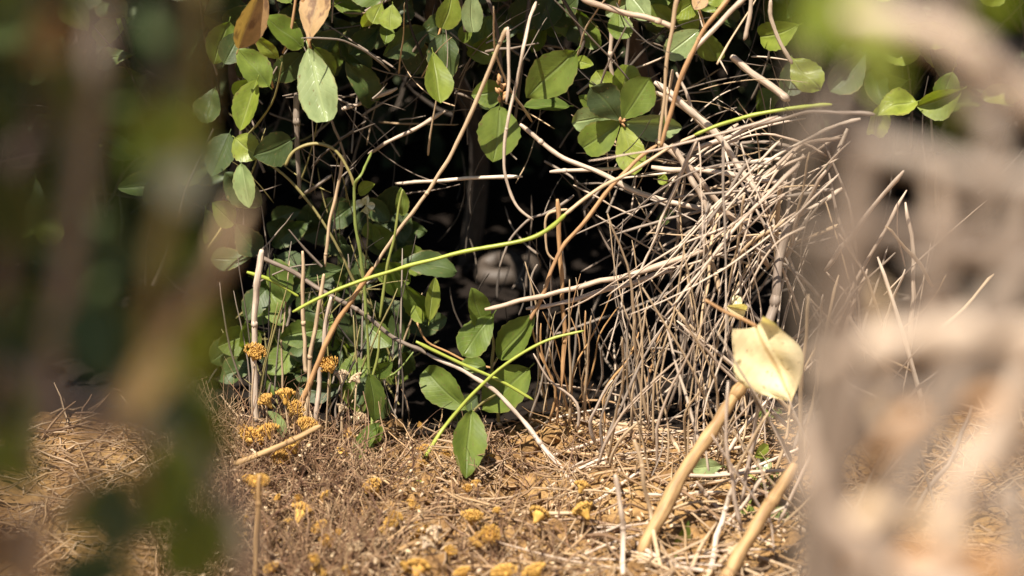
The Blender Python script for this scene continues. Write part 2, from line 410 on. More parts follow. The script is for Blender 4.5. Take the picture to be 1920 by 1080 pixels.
upper_mid = shrub('broadleaf_shrub', (-.05, .55, 0), 'broadleaf shrub at top centre, its leaf sprays hanging behind the snapped straw stalk', TR(-.05, .55, top2), [
    ([(830, -110, .10), (760, -40), (725, -10), (716, 8)], 4, 3, 'bark', .02),
    ([(830, -110, .10), (850, -50), (868, 20), (872, 60)], 4, 3, 'bark', .02),
    ([(850, -50), (830, 40), (812, 98)], 3, 2, 'orange', .03),
    ([(830, -110, .10), (915, 0), (938, 110), (940, 200)], 4, 3, 'bark', .03),
    ([(1000, -60, .06), (985, 60), (975, 150), (965, 230)], 4, 3, 'bark', .05),
    ([(830, -110, .10), (1000, -60), (1090, 60), (1082, 105)], 4, 3, 'bark', .05)],
  [((716, 6), (698, 44), 36, -.01, 'lime', dict(kind='obo')), ((736, 8), (732, 56), 42, -.015, 'lime', dict(kind='obo')),
   ((700, 15), (680, 52), 26, .0, 'lime', {}),
   ((715, 0), (650, -15), 40, .01, 'leaf', {}), ((725, 45), (722, 82), 30, .03, 'leaf', {}),
   ((850, -14), (830, 54), 48, .0, 'lime', dict(kind='blunt')), ((885, -18), (886, 60), 44, -.01, 'pale', dict(kind='blunt', roll=-.5)),
   ((885, 50), (862, 78), 30, .02, 'leaf', {}),
   ((812, 98), (826, 193), 54, -.005, 'lime', dict(kind='obo', roll=-.35, label='bright yellow green hanging leaf')),
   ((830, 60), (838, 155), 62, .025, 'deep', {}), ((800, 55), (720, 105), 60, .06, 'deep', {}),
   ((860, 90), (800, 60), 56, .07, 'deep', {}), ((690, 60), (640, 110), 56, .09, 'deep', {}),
   ((937, 198), (925, 304), 80, -.01, 'leaf', dict(roll=-.15, label='broad oval green leaf hanging below the orange buds')),
   ((942, 168), (884, 178), 52, .02, 'leaf', {}), ((905, 170), (925, 205), 36, .03, 'deep', {}),
   ((1080, 96), (987, 184), 78, -.01, 'leaf', dict(roll=-.2, kind='ell', label='large flat green leaf pointing down to the left')),
   ((1068, 198), (983, 197), 44, .02, 'leaf', dict(roll=.9)), ((1078, 112), (1112, 122), 24, .0, 'lime', {}),
   ((1030, 40), (1085, -5), 60, .08, 'deep', {}), ((960, 60), (1010, -20), 60, .10, 'deep', {}), ((900, 120), (950, 60), 50, .1, 'deep', {})])
# bud cluster: a handful of scales on a short twig
bud = MB()
for i in range(11):
    a = P(941 + R.uniform(-9, 9), 192 - i*4, -.012 + R.uniform(-.004, .004)); d = Vector((R.uniform(-.6, .6), R.uniform(-.5, .2), R.uniform(.3, 1))).normalized()*PX(14)
    bud.tube([a, a + d*.5, a + d], [.0006, PX(4.5), .0003], 5, rnd=R.random(), sub=2)
o = link('bud_cluster', bud.mesh('bud_cluster', M['orange'], P(941, 195, -.01)), upper_mid, P(941, 195, -.01) - upper_mid.location); o['label'] = 'orange scaly bud cluster'

C5 = (1165, 228)
upper_right = shrub('broadleaf_shrub', (.16, .5, 0), 'broadleaf shrub at upper right carrying a rosette of seven spreading leaves with an orange centre', TR(.16, .5, top3), [
    ([(1200, -120, .10), (1190, -20), (1175, 110), (1166, 228, -.01)], 4, 3, 'bark', .04),
    ([(1200, -120, .10), (1170, -30), (1160, 12)], 3, 2, 'orange', .0),
    ([(1200, -120, .10), (1290, -20), (1318, 40), (1320, 58)], 3.5, 2, 'orange', .0)],
  [((1163, 226), (1108, 162), 66, -.02, 'deep', dict(kind='obo', roll=.1)), ((1167, 224), (1219, 146), 66, -.022, 'leaf', dict(kind='obo', roll=-.1)),
   ((1163, 228), (1092, 278), 62, -.018, 'leaf', dict(kind='blunt', roll=.1)), ((1167, 232), (1190, 328), 56, -.02, 'lime', dict(kind='obo', roll=.1)),
   ((1172, 230), (1278, 238), 52, -.012, 'pale', dict(kind='ell', roll=.3)), ((1155, 215), (1072, 232), 54, -.01, 'pale', dict(kind='obo', roll=-.4)),
   ((1158, 205), (1118, 132), 52, .005, 'lime', dict(kind='obo')), ((1165, 195), (1178, 122), 54, .005, 'lime', dict(kind='blunt')),
   ((1150, 225), (1085, 180), 40, .01, 'leaf', {}),
   ((1160, 18), (1166, 74), 46, -.01, 'leaf', dict(kind='blunt')), ((1178, -12), (1218, 38), 46, -.01, 'pale', {}), ((1180, 5), (1136, 28), 34, .0, 'pale', {}),
   ((1222, 8), (1262, 46), 44, .0, 'leaf', {}), ((1262, 20), (1312, 52), 46, .0, 'lime', {}), ((1310, 0), (1265, 32), 40, .01, 'lime', {}),
   ((1312, 56), (1250, 104), 50, -.01, 'pale', dict(kind='blunt')), ((1316, 56), (1345, 112), 52, -.012, 'leaf', dict(kind='blunt', roll=.5)),
   ((1322, -10), (1302, 18), 30, -.02, 'dead', dict(label='small orange withered leaf')), ((1325, 5), (1370, -15), 34, .0, 'lime', {}),
   ((1235, 330), (1252, 345), 20, .03, 'lime', {}), ((1262, 395), (1225, 420), 26, .05, 'deep', {})])
ct = MB()
for i in range(7):
    a = P(1165, 228, -.02); d = Vector((R.uniform(-.6, .6), -.5, R.uniform(-.6, .8))).normalized()*PX(12)
    ct.tube([a, a + d], [PX(4), PX(1.5)], 5, rnd=R.random(), sub=1)
o = link('bud', ct.mesh('bud', M['orange'], P(1165, 228, -.02)), upper_right, P(1165, 228, -.02) - upper_right.location); o['label'] = 'orange shoot tip'

def fill(parent, n, x0, x1, y0, y1, d0, d1, mats, w0=36, w1=62):
    for _ in range(n):
        px, py = R.uniform(x0, x1), R.uniform(y0, y1); a = R.uniform(0, 6.28); wd_ = R.uniform(w0, w1); L_ = wd_*R.uniform(1.4, 2.1)
        yy = R.uniform(d0, d1)
        if py > 560: yy = min(yy, yg(py + L_*.6) - .02)
        put_leaf(parent, (px, py), (px + math.cos(a)*L_, py + abs(math.sin(a))*L_*.8), wd_, yy, R.choice(mats), kind=R.choice(['ell', 'obo', 'blunt']))
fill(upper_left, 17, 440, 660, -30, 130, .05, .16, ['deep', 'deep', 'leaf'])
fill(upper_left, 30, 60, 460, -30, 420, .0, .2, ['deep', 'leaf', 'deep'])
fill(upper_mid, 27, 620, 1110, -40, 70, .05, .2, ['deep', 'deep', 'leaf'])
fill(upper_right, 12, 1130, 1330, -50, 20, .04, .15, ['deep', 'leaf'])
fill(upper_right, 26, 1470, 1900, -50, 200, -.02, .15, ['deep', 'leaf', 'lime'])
# low saplings in front of the hollow
def sapling(name, base_px, label, stems, leaves, cat='plant'):
    b0 = GP(*base_px); b0.z = gh(b0.x, b0.y)
    t = empty(name, b0, label, cat)
    for pts, r0, r1, mat, y in stems:
        q, rr = trace(pts, r0, r1, y); b = MB(); b.tube(q, rr, 6, jit=.15, sub=4)
        link('stem', b.mesh('stem', M[mat], q[0]), t, q[0] - t.location)
    FLAT.add(t)
    for L in leaves: put_leaf(t, *L[:5], **(L[5] if len(L) > 5 else {}))
    FLAT.discard(t)
    return t
sapling('leafy_sapling', (930, 790), 'low green sapling below the hollow, its glossy oval leaves around one stem', [
    ([(935, 790), (930, 740), (922, 690), (925, 640), (912, 600)], 3.5, 2.5, 'olive', -.03),
    ([(922, 690), (935, 668), (950, 655)], 2.5, 2, 'tan', -.03), ([(930, 740, -.045), (905, 755, -.09), (886, 772, -.13)], 2.5, 2, 'olive', -.045),
    ([(922, 690), (880, 680), (840, 660), (800, 640), (782, 605)], 2.5, 2, 'orange', -.01)],
  [((908, 618), (884, 540), 50, -.045, 'leaf', dict(kind='ell', roll=.5, dy=-.01)), ((926, 588), (868, 668), 64, -.05, 'leaf', dict(kind='obo', roll=.15)),
   ((933, 670), (1005, 592), 62, -.04, 'leaf', dict(roll=-.3)), ((912, 690), (864, 680), 34, -.03, 'leaf', {}),
   ((874, 768), (796, 694), 66, -.05, 'leaf', dict(kind='blunt', roll=-.2)), ((900, 740), (848, 790), 40, -.03, 'deep', {}),
   ((992, 690), (904, 768), 82, -.05, 'leaf', dict(kind='ell', roll=.2)),
   ((884, 768), (873, 897), 66, -.13, 'leaf', dict(kind='ell', roll=-.25, dy=-.025, label='single oval leaf drooping to the soil')),
   ((805, 602), (815, 520), 34, .0, 'lime', dict(roll=.6)), ((800, 600), (758, 535), 48, .02, 'leaf', {}), ((792, 606), (776, 572), 26, -.005, 'lime', {}),
   ((800, 610), (838, 596), 36, .02, 'deep', {}), ((760, 640), (735, 590), 40, .04, 'deep', {})])
shade_sapling = sapling('leafy_sapling', (640, 760), 'low sapling with dull green leaves in half shade at left, behind the upright straw stalks', [
    ([(650, 770), (660, 700), (640, 640), (600, 620)], 3, 2, 'dgreen', .03), ([(660, 700), (690, 660), (690, 600), (670, 540)], 3, 2, 'dgreen', .03),
    ([(650, 740), (560, 690), (520, 640), (505, 600)], 3, 2, 'dgreen', .03)],
  [((608, 618), (524, 636), 54, .0, 'leaf', dict(roll=-.2)), ((600, 612), (638, 650), 48, .02, 'leaf', {}), ((668, 650), (645, 585), 50, .03, 'deep', {}),
   ((690, 610), (735, 648), 50, .01, 'leaf', {}), ((692, 690), (632, 706), 54, .01, 'leaf', dict(roll=.4)), ((640, 690), (700, 740), 60, .04, 'deep', {}),
   ((505, 545), (532, 612), 50, .03, 'leaf', {}), ((500, 540), (460, 600), 48, .03, 'deep', {}), ((560, 650), (500, 700), 56, .03, 'leaf', {}),
   ((690, 520), (640, 545), 44, .05, 'deep', {}), ((600, 540), (560, 590), 50, .06, 'deep', {}), ((500, 520), (560, 550), 46, .04, 'leaf', {}),
   ((700, 450), (690, 415), 34, .05, 'leaf', {}), ((755, 405), (752, 352), 26, .03, 'leaf', {}), ((672, 362), (702, 345), 26, .04, 'lime', {}),
   ((690, 372), (730, 412), 44, .08, 'deep', {}), ((715, 400), (745, 350), 50, .09, 'deep', {}), ((735, 470), (700, 420), 40, .06, 'leaf', {}),
   ((478, 660), (455, 610), 44, .02, 'leaf', {}), ((740, 700), (770, 660), 50, .03, 'deep', {}), ((720, 690), (765, 710), 46, .04, 'leaf', {}),
   ((650, 470), (610, 440), 46, .10, 'deep', {}), ((520, 480), (570, 520), 54, .10, 'deep', {}), ((560, 440), (500, 420), 54, .14, 'deep', {}), ((600, 400), (660, 380), 50, .14, 'deep', {})])
fill(shade_sapling, 52, 450, 760, 470, 735, .0, .14, ['deep', 'leaf', 'deep'], 34, 58)
fill(shade_sapling, 16, 560, 780, 370, 480, .06, .16, ['deep'], 34, 54)
sapling('green_herb', (700, 850), 'slender upright herb with bright green stem and folded narrow leaves left of the hollow', [
    ([(697, 850), (698, 780), (692, 700), (690, 640), (686, 590)], 4, 2.5, 'dgreen', -.07), ([(694, 720), (708, 670), (712, 620)], 3, 2, 'dgreen', -.07),
    ([(693, 715), (740, 700), (775, 660)], 2.5, 1.5, 'dgreen', -.06)],
  [((692, 700), (705, 792), 44, -.075, 'leaf', dict(roll=-.5)), ((690, 705), (672, 760), 34, -.06, 'deep', dict(roll=.6)), ((712, 792), (664, 870), 36, -.09, 'leaf', dict(roll=.5)),
   ((700, 700), (735, 682), 34, -.06, 'leaf', {}), ((700, 830), (718, 800), 24, -.09, 'leaf', {})])
sapling('creeping_seedling', (775, 905), 'tiny bright green seedling leaf flat on the brown litter left of the drooping leaf', [([(790, 905), (775, 900), (765, 895)], 2, 1.5, 'green', -.1)],
  [((772, 890), (722, 912), 38, -.12, 'lime', dict(dy=-.005)), ((770, 900), (745, 925), 24, -.125, 'leaf', {})])
sapling('creeping_seedling', (1390, 900), 'creeping plant with greyish green leaves around the tan canes at lower right', [
    ([(1467, 960), (1420, 900), (1370, 880), (1340, 872)], 3, 2, 'dgreen', -.13), ([(1420, 900), (1400, 960), (1385, 1010)], 3, 2, 'dgreen', -.15)],
  [((1352, 874), (1298, 878), 36, -.16, 'pale', dict(kind='blunt')), ((1412, 950), (1376, 1008), 46, -.2, 'leaf', {}), ((1428, 1010), (1475, 948), 50, -.21, 'pale', {}),
   ((1440, 835), (1414, 856), 26, -.11, 'lime', {}), ((1448, 862), (1418, 880), 26, -.12, 'pale', {}), ((1438, 925), (1472, 888), 38, -.15, 'leaf', {}),
   ((1360, 900), (1400, 930), 40, -.13, 'deep', {}), ((1420, 800), (1465, 770), 44, -.02, 'leaf', {}), ((1470, 840), (1440, 800), 40, -.04, 'deep', {}), ((1400, 1060), (1450, 1030), 50, -.24, 'deep', {})])
sapling('grass_shoot', (1268, 1040), 'single short dark green blade standing in the straw near the foot of the long cane', [([(1262, 1060), (1268, 1040)], 2, 2, 'dgreen', -.25)],
  [((1268, 1045), (1292, 978), 36, -.25, 'leaf', dict(kind='lan', roll=.5))])
sapling('grass_shoot', (520, 840), 'single blue grey leaf standing among the orange flower heads at left', [([(530, 830), (525, 815)], 2, 2, 'dgreen', -.08)],
  [((532, 822), (505, 770), 34, -.09, 'pale', dict(roll=.9))])
fl = empty('white_blossom', P(686, 383, .04), 'small white blossom in the shade to the left of the dark hollow', 'flower')
for a, b in (((684, 384), (668, 378)), ((686, 384), (704, 384)), ((686, 384), (688, 368)), ((686, 386), (680, 398)), ((688, 386), (698, 396))):
    put_leaf(fl, a, b, 15, .02, 'white', kind='obo', name='petal')
b = MB(); q, rr = trace([(686, 384), (690, 430), (684, 520), (690, 640)], 1.4, 1.8, .03); b.tube(q, rr, 5); link('stem', b.mesh('stem', M['olive'], q[0]), fl, q[0]-fl.location)

# ------------------------------------------------------------ traced stalks, each a thing
S = [
 ('straw_stalk', 'long tan straw stalk slanting from the snapped tip at top centre down to the left', 'stalk', [(951, 52), (925, 112), (872, 238), (805, 355), (745, 435), (700, 505)], 'tan', 4, 3.2, -.05, .03),
 ('straw_stalk', 'short hanging half of the snapped stalk at top centre', 'stalk', [(953, 52), (955, 110), (949, 195)], 'straw', 3.4, 3, -.05, 0),
 ('straw_stalk', 'pale thin stem hanging in front of the broad oval leaf and curling into the hollow', 'stalk', [(1005, 0, .02), (985, 70), (968, 155), (952, 230), (944, 300), (952, 350), (970, 388), (1000, 412)], 'straw', 3.4, 2.6, -.04, 0),
 ('twig', 'thin pale twig curving down over the animal in the dark hollow', 'twig', [(1075, 366), (1030, 398), (992, 412), (960, 445), (944, 478), (937, 502)], 'grey', 3, 2, .0, .0),
 ('twig', 'yellow tan twig rising steeply to the right through the middle of the hollow', 'twig', [(995, 600), (1020, 548), (1052, 470), (1105, 402), (1165, 330), (1232, 272)], 'orange', 4.2, 3.6, -.06, 0),
 ('twig', 'upright orange brown twig standing right of the animal', 'twig', [(1044, 372), (1049, 450), (1055, 540), (1057, 640), (1052, 720)], 'orange', 4.5, 4, -.05, 0),
 ('twig', 'little kinked twig beside the upright orange twig', 'twig', [(1065, 392), (1028, 402), (1022, 440), (1026, 475), (1045, 492)], 'tan', 2.8, 2, -.04, 0),
 ('twig', 'short grey kinked twig standing below the animal', 'twig', [(1008, 495), (997, 520), (997, 570), (1000, 620)], 'grey', 2.5, 2, -.03, 0),
 ('straw_stalk', 'pale broken straw lying across the hollow, its tip ending over the sapling leaf', 'stalk', [(908, 580), (1000, 558), (1100, 532), (1210, 506), (1320, 470)], 'straw', 4.5, 6, -.07, .03),
 ('straw_stalk', 'second pale straw lying just below the broken straw across the hollow', 'stalk', [(985, 580), (1060, 566), (1150, 540), (1260, 508)], 'straw', 4, 5, -.06, .02),
 ('straw_stalk', 'pale stalk running down to the right from below the large flat leaf', 'stalk', [(975, 232), (1035, 283), (1120, 322), (1200, 362), (1290, 388), (1370, 402)], 'straw', 4, 5.5, -.02, .0),
 ('straw_stalk', 'level pale straw just above the hollow, left of centre', 'stalk', [(740, 345, .06), (840, 336), (980, 331)], 'straw', 3.4, 3.6, .02, 0),
 ('straw_stalk', 'level pale straw under the rosette of leaves', 'stalk', [(1030, 322), (1100, 318), (1165, 315)], 'straw', 3.8, 3.6, .0, 0),
 ('straw_stalk', 'level straw crossing to the right edge below the green runner', 'stalk', [(1218, 313), (1310, 320), (1400, 332), (1480, 345)], 'straw', 5, 5, -.02, .0),
 ('straw_stalk', 'thick straw falling from the right of the rosette into the straw tangle', 'stalk', [(1228, 152), (1300, 210), (1345, 258), (1390, 322), (1425, 372)], 'straw', 6.5, 6, -.04, .0),
 ('straw_stalk', 'thin straw meeting the thick straw right of the rosette', 'stalk', [(1222, 172), (1260, 190), (1300, 215), (1330, 250)], 'straw', 4, 4, -.03, .0),
 ('straw_stalk', 'straight thick straw going down from the knee of the orange shoot', 'stalk', [(1258, 268), (1290, 325), (1315, 378), (1335, 425)], 'straw', 6, 6, -.04, .0),
 ('straw_stalk', 'straw dropping steeply to the right through the level straws', 'stalk', [(1232, 262), (1290, 312), (1340, 370), (1400, 440), (1440, 500)], 'straw', 5, 6, -.02, .0),
 ('straw_stalk', 'pale straw under the green runner at the right edge', 'stalk', [(1298, 282), (1380, 250), (1475, 215)], 'straw', 4.5, 4.5, -.02, 0),
 ('straw_stalk', 'thick straw slanting down to the right edge near the top', 'stalk', [(1370, 105), (1400, 128), (1440, 155), (1480, 188)], 'straw', 6.5, 6.5, -.03, 0),
 ('straw_stalk', 'pale straw slanting across the leaves at the top edge right of centre', 'stalk', [(1085, -8), (1150, 18), (1210, 34), (1268, 52)], 'straw', 5.5, 5, -.03, 0),
 ('straw_stalk', 'bent straw from the top edge that kinks beside the pale leaf', 'stalk', [(1410, -20), (1365, 30), (1310, 82), (1288, 112), (1280, 150)], 'straw', 5, 3.6, -.05, 0),
 ('straw_stalk', 'short upright straw hanging from the top edge near the right', 'stalk', [(1410, -10), (1404, 30), (1395, 75)], 'straw', 4.5, 4, -.02, 0),
 ('straw_stalk', 'thin straw leaning at the right edge near the top', 'stalk', [(1444, 0), (1446, 35), (1462, 80), (1485, 120)], 'straw', 4, 4, -.02, 0),
 ('straw_stalk', 'upright grey straw behind the rosette of leaves', 'stalk', [(1145, 40), (1146, 100), (1150, 170)], 'straw', 4.2, 4, .03, 0),
 ('orange_shoot', 'orange and yellow shoot curving up from the runner to the top edge right of centre', 'stem', [(1238, 275), (1262, 190), (1285, 120), (1325, 50), (1375, -15)], 'orange', 4.5, 4, -.07, 0),
 ('straw_stalk', 'thin upright straw in front of the pale leaf right of the rosette', 'stalk', [(1275, -15), (1258, 60), (1248, 150), (1236, 285)], 'tan', 4.5, 3, -.06, 0),
 ('straw_stalk', 'thin curved straw just right of the thin upright straw', 'stalk', [(1262, 130), (1250, 190), (1252, 245)], 'tan', 3, 2.5, -.05, 0),
 ('straw_stalk', 'curved thin straw bending round the dark gap at upper right', 'stalk', [(1270, 135), (1285, 165), (1298, 205)], 'straw', 3.2, 3, -.03, 0),
 ('straw_stalk', 'stout pale upright stalk at the left edge beside the round flower head', 'stalk', [(493, 472), (483, 540), (476, 640), (478, 720), (484, 800)], 'straw', 6.5, 5.5, -.06, 0),
 ('twig', 'grey twig slanting down to the right from the top of the stout pale stalk', 'twig', [(488, 478), (545, 508), (610, 548), (680, 590), (735, 628), (800, 665)], 'grey', 4.6, 4, -.04, .0),
 ('twig', 'long pale stem slanting down to the right below the hollow and ending on the soil', 'twig', [(800, 662), (870, 698), (930, 735), (985, 792), (1040, 865), (1085, 918)], 'straw', 3.5, 5, -.08, -.02),
 ('orange_shoot', 'orange tan stalk leaning left through the three upright straws', 'stalk', [(700, 500), (660, 560), (625, 615), (590, 690), (565, 765), (558, 830)], 'orange', 4.5, 6, -.08, .0),
 ('straw_stalk', 'upright tan straw, leftmost of the three behind the leaning orange stalk', 'stalk', [(568, 470), (570, 560), (572, 660), (576, 700)], 'tan', 3.5, 4.5, -.04, 0),
 ('straw_stalk', 'upright tan straw, middle of the three behind the leaning orange stalk', 'stalk', [(605, 515), (595, 580), (582, 670), (573, 790)], 'tan', 3.5, 5, -.055, 0),
 ('straw_stalk', 'upright pale straw, rightmost of the three behind the leaning orange stalk', 'stalk', [(618, 555), (607, 640), (598, 720), (592, 800)], 'straw', 4, 5, -.05, 0),
 ('straw_stalk', 'thick ochre straw lying at the left edge over the orange flower heads', 'stalk', [(440, 870), (500, 846), (550, 825), (602, 798)], 'ochre', 7, 5, -.17, 0),
 ('straw_stalk', 'upright ochre straw at the bottom left corner', 'stalk', [(487, 890), (484, 960), (482, 1040), (478, 1100)], 'ochre', 5, 6.5, -.33, 0),
 ('green_runner', 'thin green stem arching from the litter up over the drooping leaf to the right', 'stem', [(782, 880), (830, 806), (890, 735), (950, 682), (1020, 640), (1095, 620)], 'green', 4, 2.6, -.09, .0),
 ('green_runner', 'short yellow green stem crossing the broad leaf below the hollow', 'stem', [(780, 640), (860, 680), (930, 710), (1000, 750)], 'green', 3.5, 3, -.085, 0),
 ('green_runner', 'bright green forked stem standing left of the hollow', 'stem', [(697, 285, .0), (680, 325), (665, 352), (668, 420), (678, 490), (684, 560), (686, 600)], 'dgreen', 2.4, 3.6, -.05, 0),
 ('dead_tendril', 'thin brown tendril arching over to the fork of the green stem', 'tendril', [(535, 310), (555, 282), (592, 270), (630, 285), (655, 322), (665, 352)], 'olive', 3, 3, -.03, 0),
 ('green_runner', 'thin green stalk leaning right at the left rim of the hollow', 'stem', [(712, 600), (722, 530), (735, 460), (748, 390), (755, 355)], 'dgreen', 3, 2.2, -.05, 0),
 ('green_runner', 'short bright green stem at the left edge level with the hollow', 'stem', [(462, 510), (500, 522), (535, 540), (560, 556)], 'green', 4, 3, -.03, 0),
 ('twig', 'tan twig leaning right below the arching tendril', 'twig', [(645, 292), (632, 360), (620, 415), (610, 500)], 'tan', 3.4, 3, -.02, 0),
 ('twig', 'sunlit pale twig slanting upward to the right in the shade at upper left', 'twig', [(690, 290, .08), (720, 272), (770, 245), (835, 208)], 'straw', 3.2, 4, .05, 0),
 ('twig', 'short sunlit twig left of the fork of the green stem', 'twig', [(560, 370, .06), (590, 350), (622, 328)], 'grey', 3.4, 3.4, .03, 0),
 ('twig', 'thin dark twig slanting down to the right at left', 'twig', [(500, 300), (555, 350), (620, 440), (660, 520), (700, 580)], 'olive', 2.8, 2.4, .02, 0),
 ('twig', 'short sunlit twig below the long pale leaf at upper left', 'twig', [(640, 205), (680, 190), (745, 165)], 'straw', 3.5, 4, .07, 0),
 ('dead_branch', 'grey lit stump of stem under the long pale leaf', 'stem', [(556, 180), (560, 240), (558, 290), (562, 360)], 'grey', 6.5, 4, .06, 0),
 ('thick_cane', 'thick tan cane slanting down to the left under the heart shaped yellow leaf', 'cane', [(1406, 700), (1345, 792), (1262, 918), (1198, 1040)], 'ochre', 11, 15, -.2, -.08),
 ('thick_cane', 'thick tan cane crossing the bottom right corner', 'cane', [(1490, 870), (1440, 950), (1396, 1022), (1345, 1100)], 'ochre', 12, 15, -.3, -.04),
 ('thick_cane', 'dull brown upright cane above the heart shaped yellow leaf', 'cane', [(1475, 420), (1460, 520), (1440, 615), (1425, 680)], 'grey', 9, 9, -.08, -.05),
 ('straw_stalk', 'level thin straw running to the right edge beneath the first cane', 'stalk', [(1285, 893), (1380, 888), (1480, 880)], 'straw', 4, 4, -.19, 0),
 ('straw_stalk', 'pale straw slanting down between the two thick canes', 'stalk', [(1305, 905), (1345, 950), (1395, 1002)], 'straw', 4, 5, -.21, 0),
 ('straw_stalk', 'pale straw leaning right between the two thick canes', 'stalk', [(1380, 898), (1352, 980), (1325, 1090)], 'straw', 4.5, 6, -.27, 0),
 ('straw_stalk', 'thin pale straw slanting down to the left beside the second cane', 'stalk', [(1428, 896), (1400, 940), (1362, 985)], 'straw', 4, 3.5, -.24, 0),
 ('straw_stalk', 'straw running down to the bottom edge left of the first cane', 'stalk', [(1190, 825), (1205, 890), (1222, 980), (1242, 1090)], 'tan', 4, 5, -.27, 0),
 ('straw_stalk', 'upright pale straw at the bottom edge, right of the bare sandy soil', 'stalk', [(1152, 890), (1163, 950), (1167, 1010), (1166, 1095)], 'straw', 5, 5.5, -.3, 0),
 ('straw_stalk', 'ochre straw slanting on the bare litter near the bottom centre', 'stalk', [(650, 1085), (715, 1050), (780, 1015)], 'ochre', 5, 4, -.3, 0),
 ('straw_stalk', 'broken yellow straw in the shade above the first cane', 'stalk', [(1250, 805), (1265, 835), (1282, 868)], 'tan', 4.5, 4, -.09, 0),
]
run = empty('green_runner', P(690, 522, -.09), 'long bright yellow green runner crossing the hollow, tan where it climbs past the rosette', 'stem')
for pts, mat, a, b_, lab in (([(548, 585), (620, 548), (690, 522), (790, 492), (900, 465), (985, 450), (1030, 428), (1062, 400)], 'green', 3.2, 4.3, None),
    ([(1058, 403, -.08), (1120, 355, -.07), (1180, 322, -.065), (1240, 286, -.06), (1312, 249, -.055)], 'tan', 3.6, 3, 'dry tan middle section'),
    ([(1302, 253, -.056), (1350, 234, -.055), (1400, 219, -.05), (1480, 204, -.05), (1560, 196, -.05)], 'green', 3.4, 4.2, None)):
    stalk('stem_section', lab, None, pts, mat, a, b_, -.09, .01, parent=run)
for t in S: stalk(t[0], t[1], t[2], t[3], t[4], t[5], t[6], t[7], t[8])

# heart shaped yellow leaf on its stalk
def heart():
    base = P(1418, 612, -.24); yl = empty('yellow_heart_leaf', base, 'large dry heart shaped yellow leaf at the right edge, above the thick cane', 'leaf')
    vs, uvs, fs = [], [], []; n, m = 9, 16
    for j in range(m+1):
        t = j/m
        for i in range(n):
            u = (i-4)/4
            hw = (max(0, math.sin(math.pi*min(1, t*.86 + .14)))**.8)*.52*(1 - .12*math.sin(t*7))
            yy = t - .07*abs(u)**1.2*(1-t)*1.4
            vs.append(Vector((u*hw, yy, abs(u)*.30*(1-t*.5) + .05*math.sin(8*t + 4*u) + .03*math.sin(17*t*u) - .10*t*t))); uvs.append((.5 + .5*u, t))
    for j in range(m):
        for i in range(n-1): fs.append((j*n+i, j*n+i+1, (j+1)*n+i+1, (j+1)*n+i))
    b = MB(); b.add(vs, fs, uvs); me = b.mesh('blade', M['yellow'])
    o = link('blade', me, yl); mm = leaf_matrix(base, P(1482, 752, -.26), PX(125, -.24), .25); mm.translation = (0, 0, 0); o.matrix_local = mm
    q, rr = trace([(1418, 612), (1390, 597), (1360, 585), (1322, 562)], 4, 3, -.24); b = MB(); b.tube(q, rr, 7, sub=4)
    link('leaf_stalk', b.mesh('leaf_stalk', M['orange'], q[0]), yl, q[0] - yl.location)
    q, rr = trace([(1420, 640), (1455, 668), (1490, 690)], 2, 2, -.245)
heart()
sm = empty('withered_leaf', P(1382, 578, -.12), 'small crumpled yellow leaf just above the big heart shaped leaf', 'leaf')
put_leaf(sm, (1398, 582), (1362, 574), 30, -.12, 'yellow', name='blade'); put_leaf(sm, (1384, 580), (1378, 552), 20, -.12, 'yellow', name='blade')
q, rr = trace([(1384, 580), (1388, 605), (1380, 640)], 2, 2, -.12); b = MB(); b.tube(q, rr, 5); link('leaf_stalk', b.mesh('leaf_stalk', M['tan'], q[0]), sm, q[0]-sm.location)

# ------------------------------------------------------------ dry grass clumps: stalks are parts
def clump(name, label, base_px, gen, count):
    b0 = GP(*base_px); b0.z = gh(b0.x, b0.y); t = empty(name, b0, label, 'dry grass')
    for i in range(count):
        pts, mat, r0, r1, y, dy = gen(i)
        q, rr = trace(pts, r0, r1, y, dy); q, rr = wander(q, rr, .7); b = MB(); b.tube(q, rr, 5, jit=.2, sub=1)
        link('stalk', b.mesh('stalk', M[mat], q[0]), t, q[0] - t.location)
    return t
def g_arch(i):
    """long straws fanning from beyond the right edge down to the left, bowed"""
    sx = R.uniform(1380, 1640); sy = R.uniform(215, 440); L_ = R.uniform(150, 560); a = math.radians(R.gauss(34, 19)); sag = R.uniform(-35, 60)
    if i % 4 == 0: sx = R.uniform(1250, 1440); sy = R.uniform(250, 400); a = math.radians(R.uniform(60, 125)); L_ *= .8; sag *= .3
    ex = sx - math.cos(a)*L_; ey = sy + math.sin(a)*L_
    if ex < 1120: ex = R.uniform(1070, 1230)
    y = R.uniform(-.14, .08); r = R.choice([1.6, 2.2, 3, 3.8, 4.6])
    f = lambda t: (sx + (ex - sx)*t, sy + (ey - sy)*t - sag*math.sin(math.pi*t))
    return [f(0), f(.25), f(.5), f(.75), f(1)], R.choice(['straw', 'straw', 'straw', 'tan', 'grey']), r, r*.5, y, R.uniform(-.06, .06)
def g_up(i):
    bx = 1060 + R.random()**.75*400; by = R.uniform(700, 900); h = R.uniform(140, 430)*(1 if bx > 1200 or i % 5 == 0 else .6); lean = R.gauss(35, 70)
    y = yg(by) - .01; r = R.choice([1.5, 2, 2.6, 3.4, 4.2])
    k1, k2 = R.uniform(-16, 16), R.uniform(-22, 22)
    return [(bx, by), (bx + lean*.2 + k1, by - h*.33), (bx + lean*.5 + k2, by - h*.66), (bx + lean + R.uniform(-14, 14), by - h)], R.choice(['straw', 'straw', 'grey', 'tan']), r, r*.5, y - .02, R.uniform(-.06, .04)
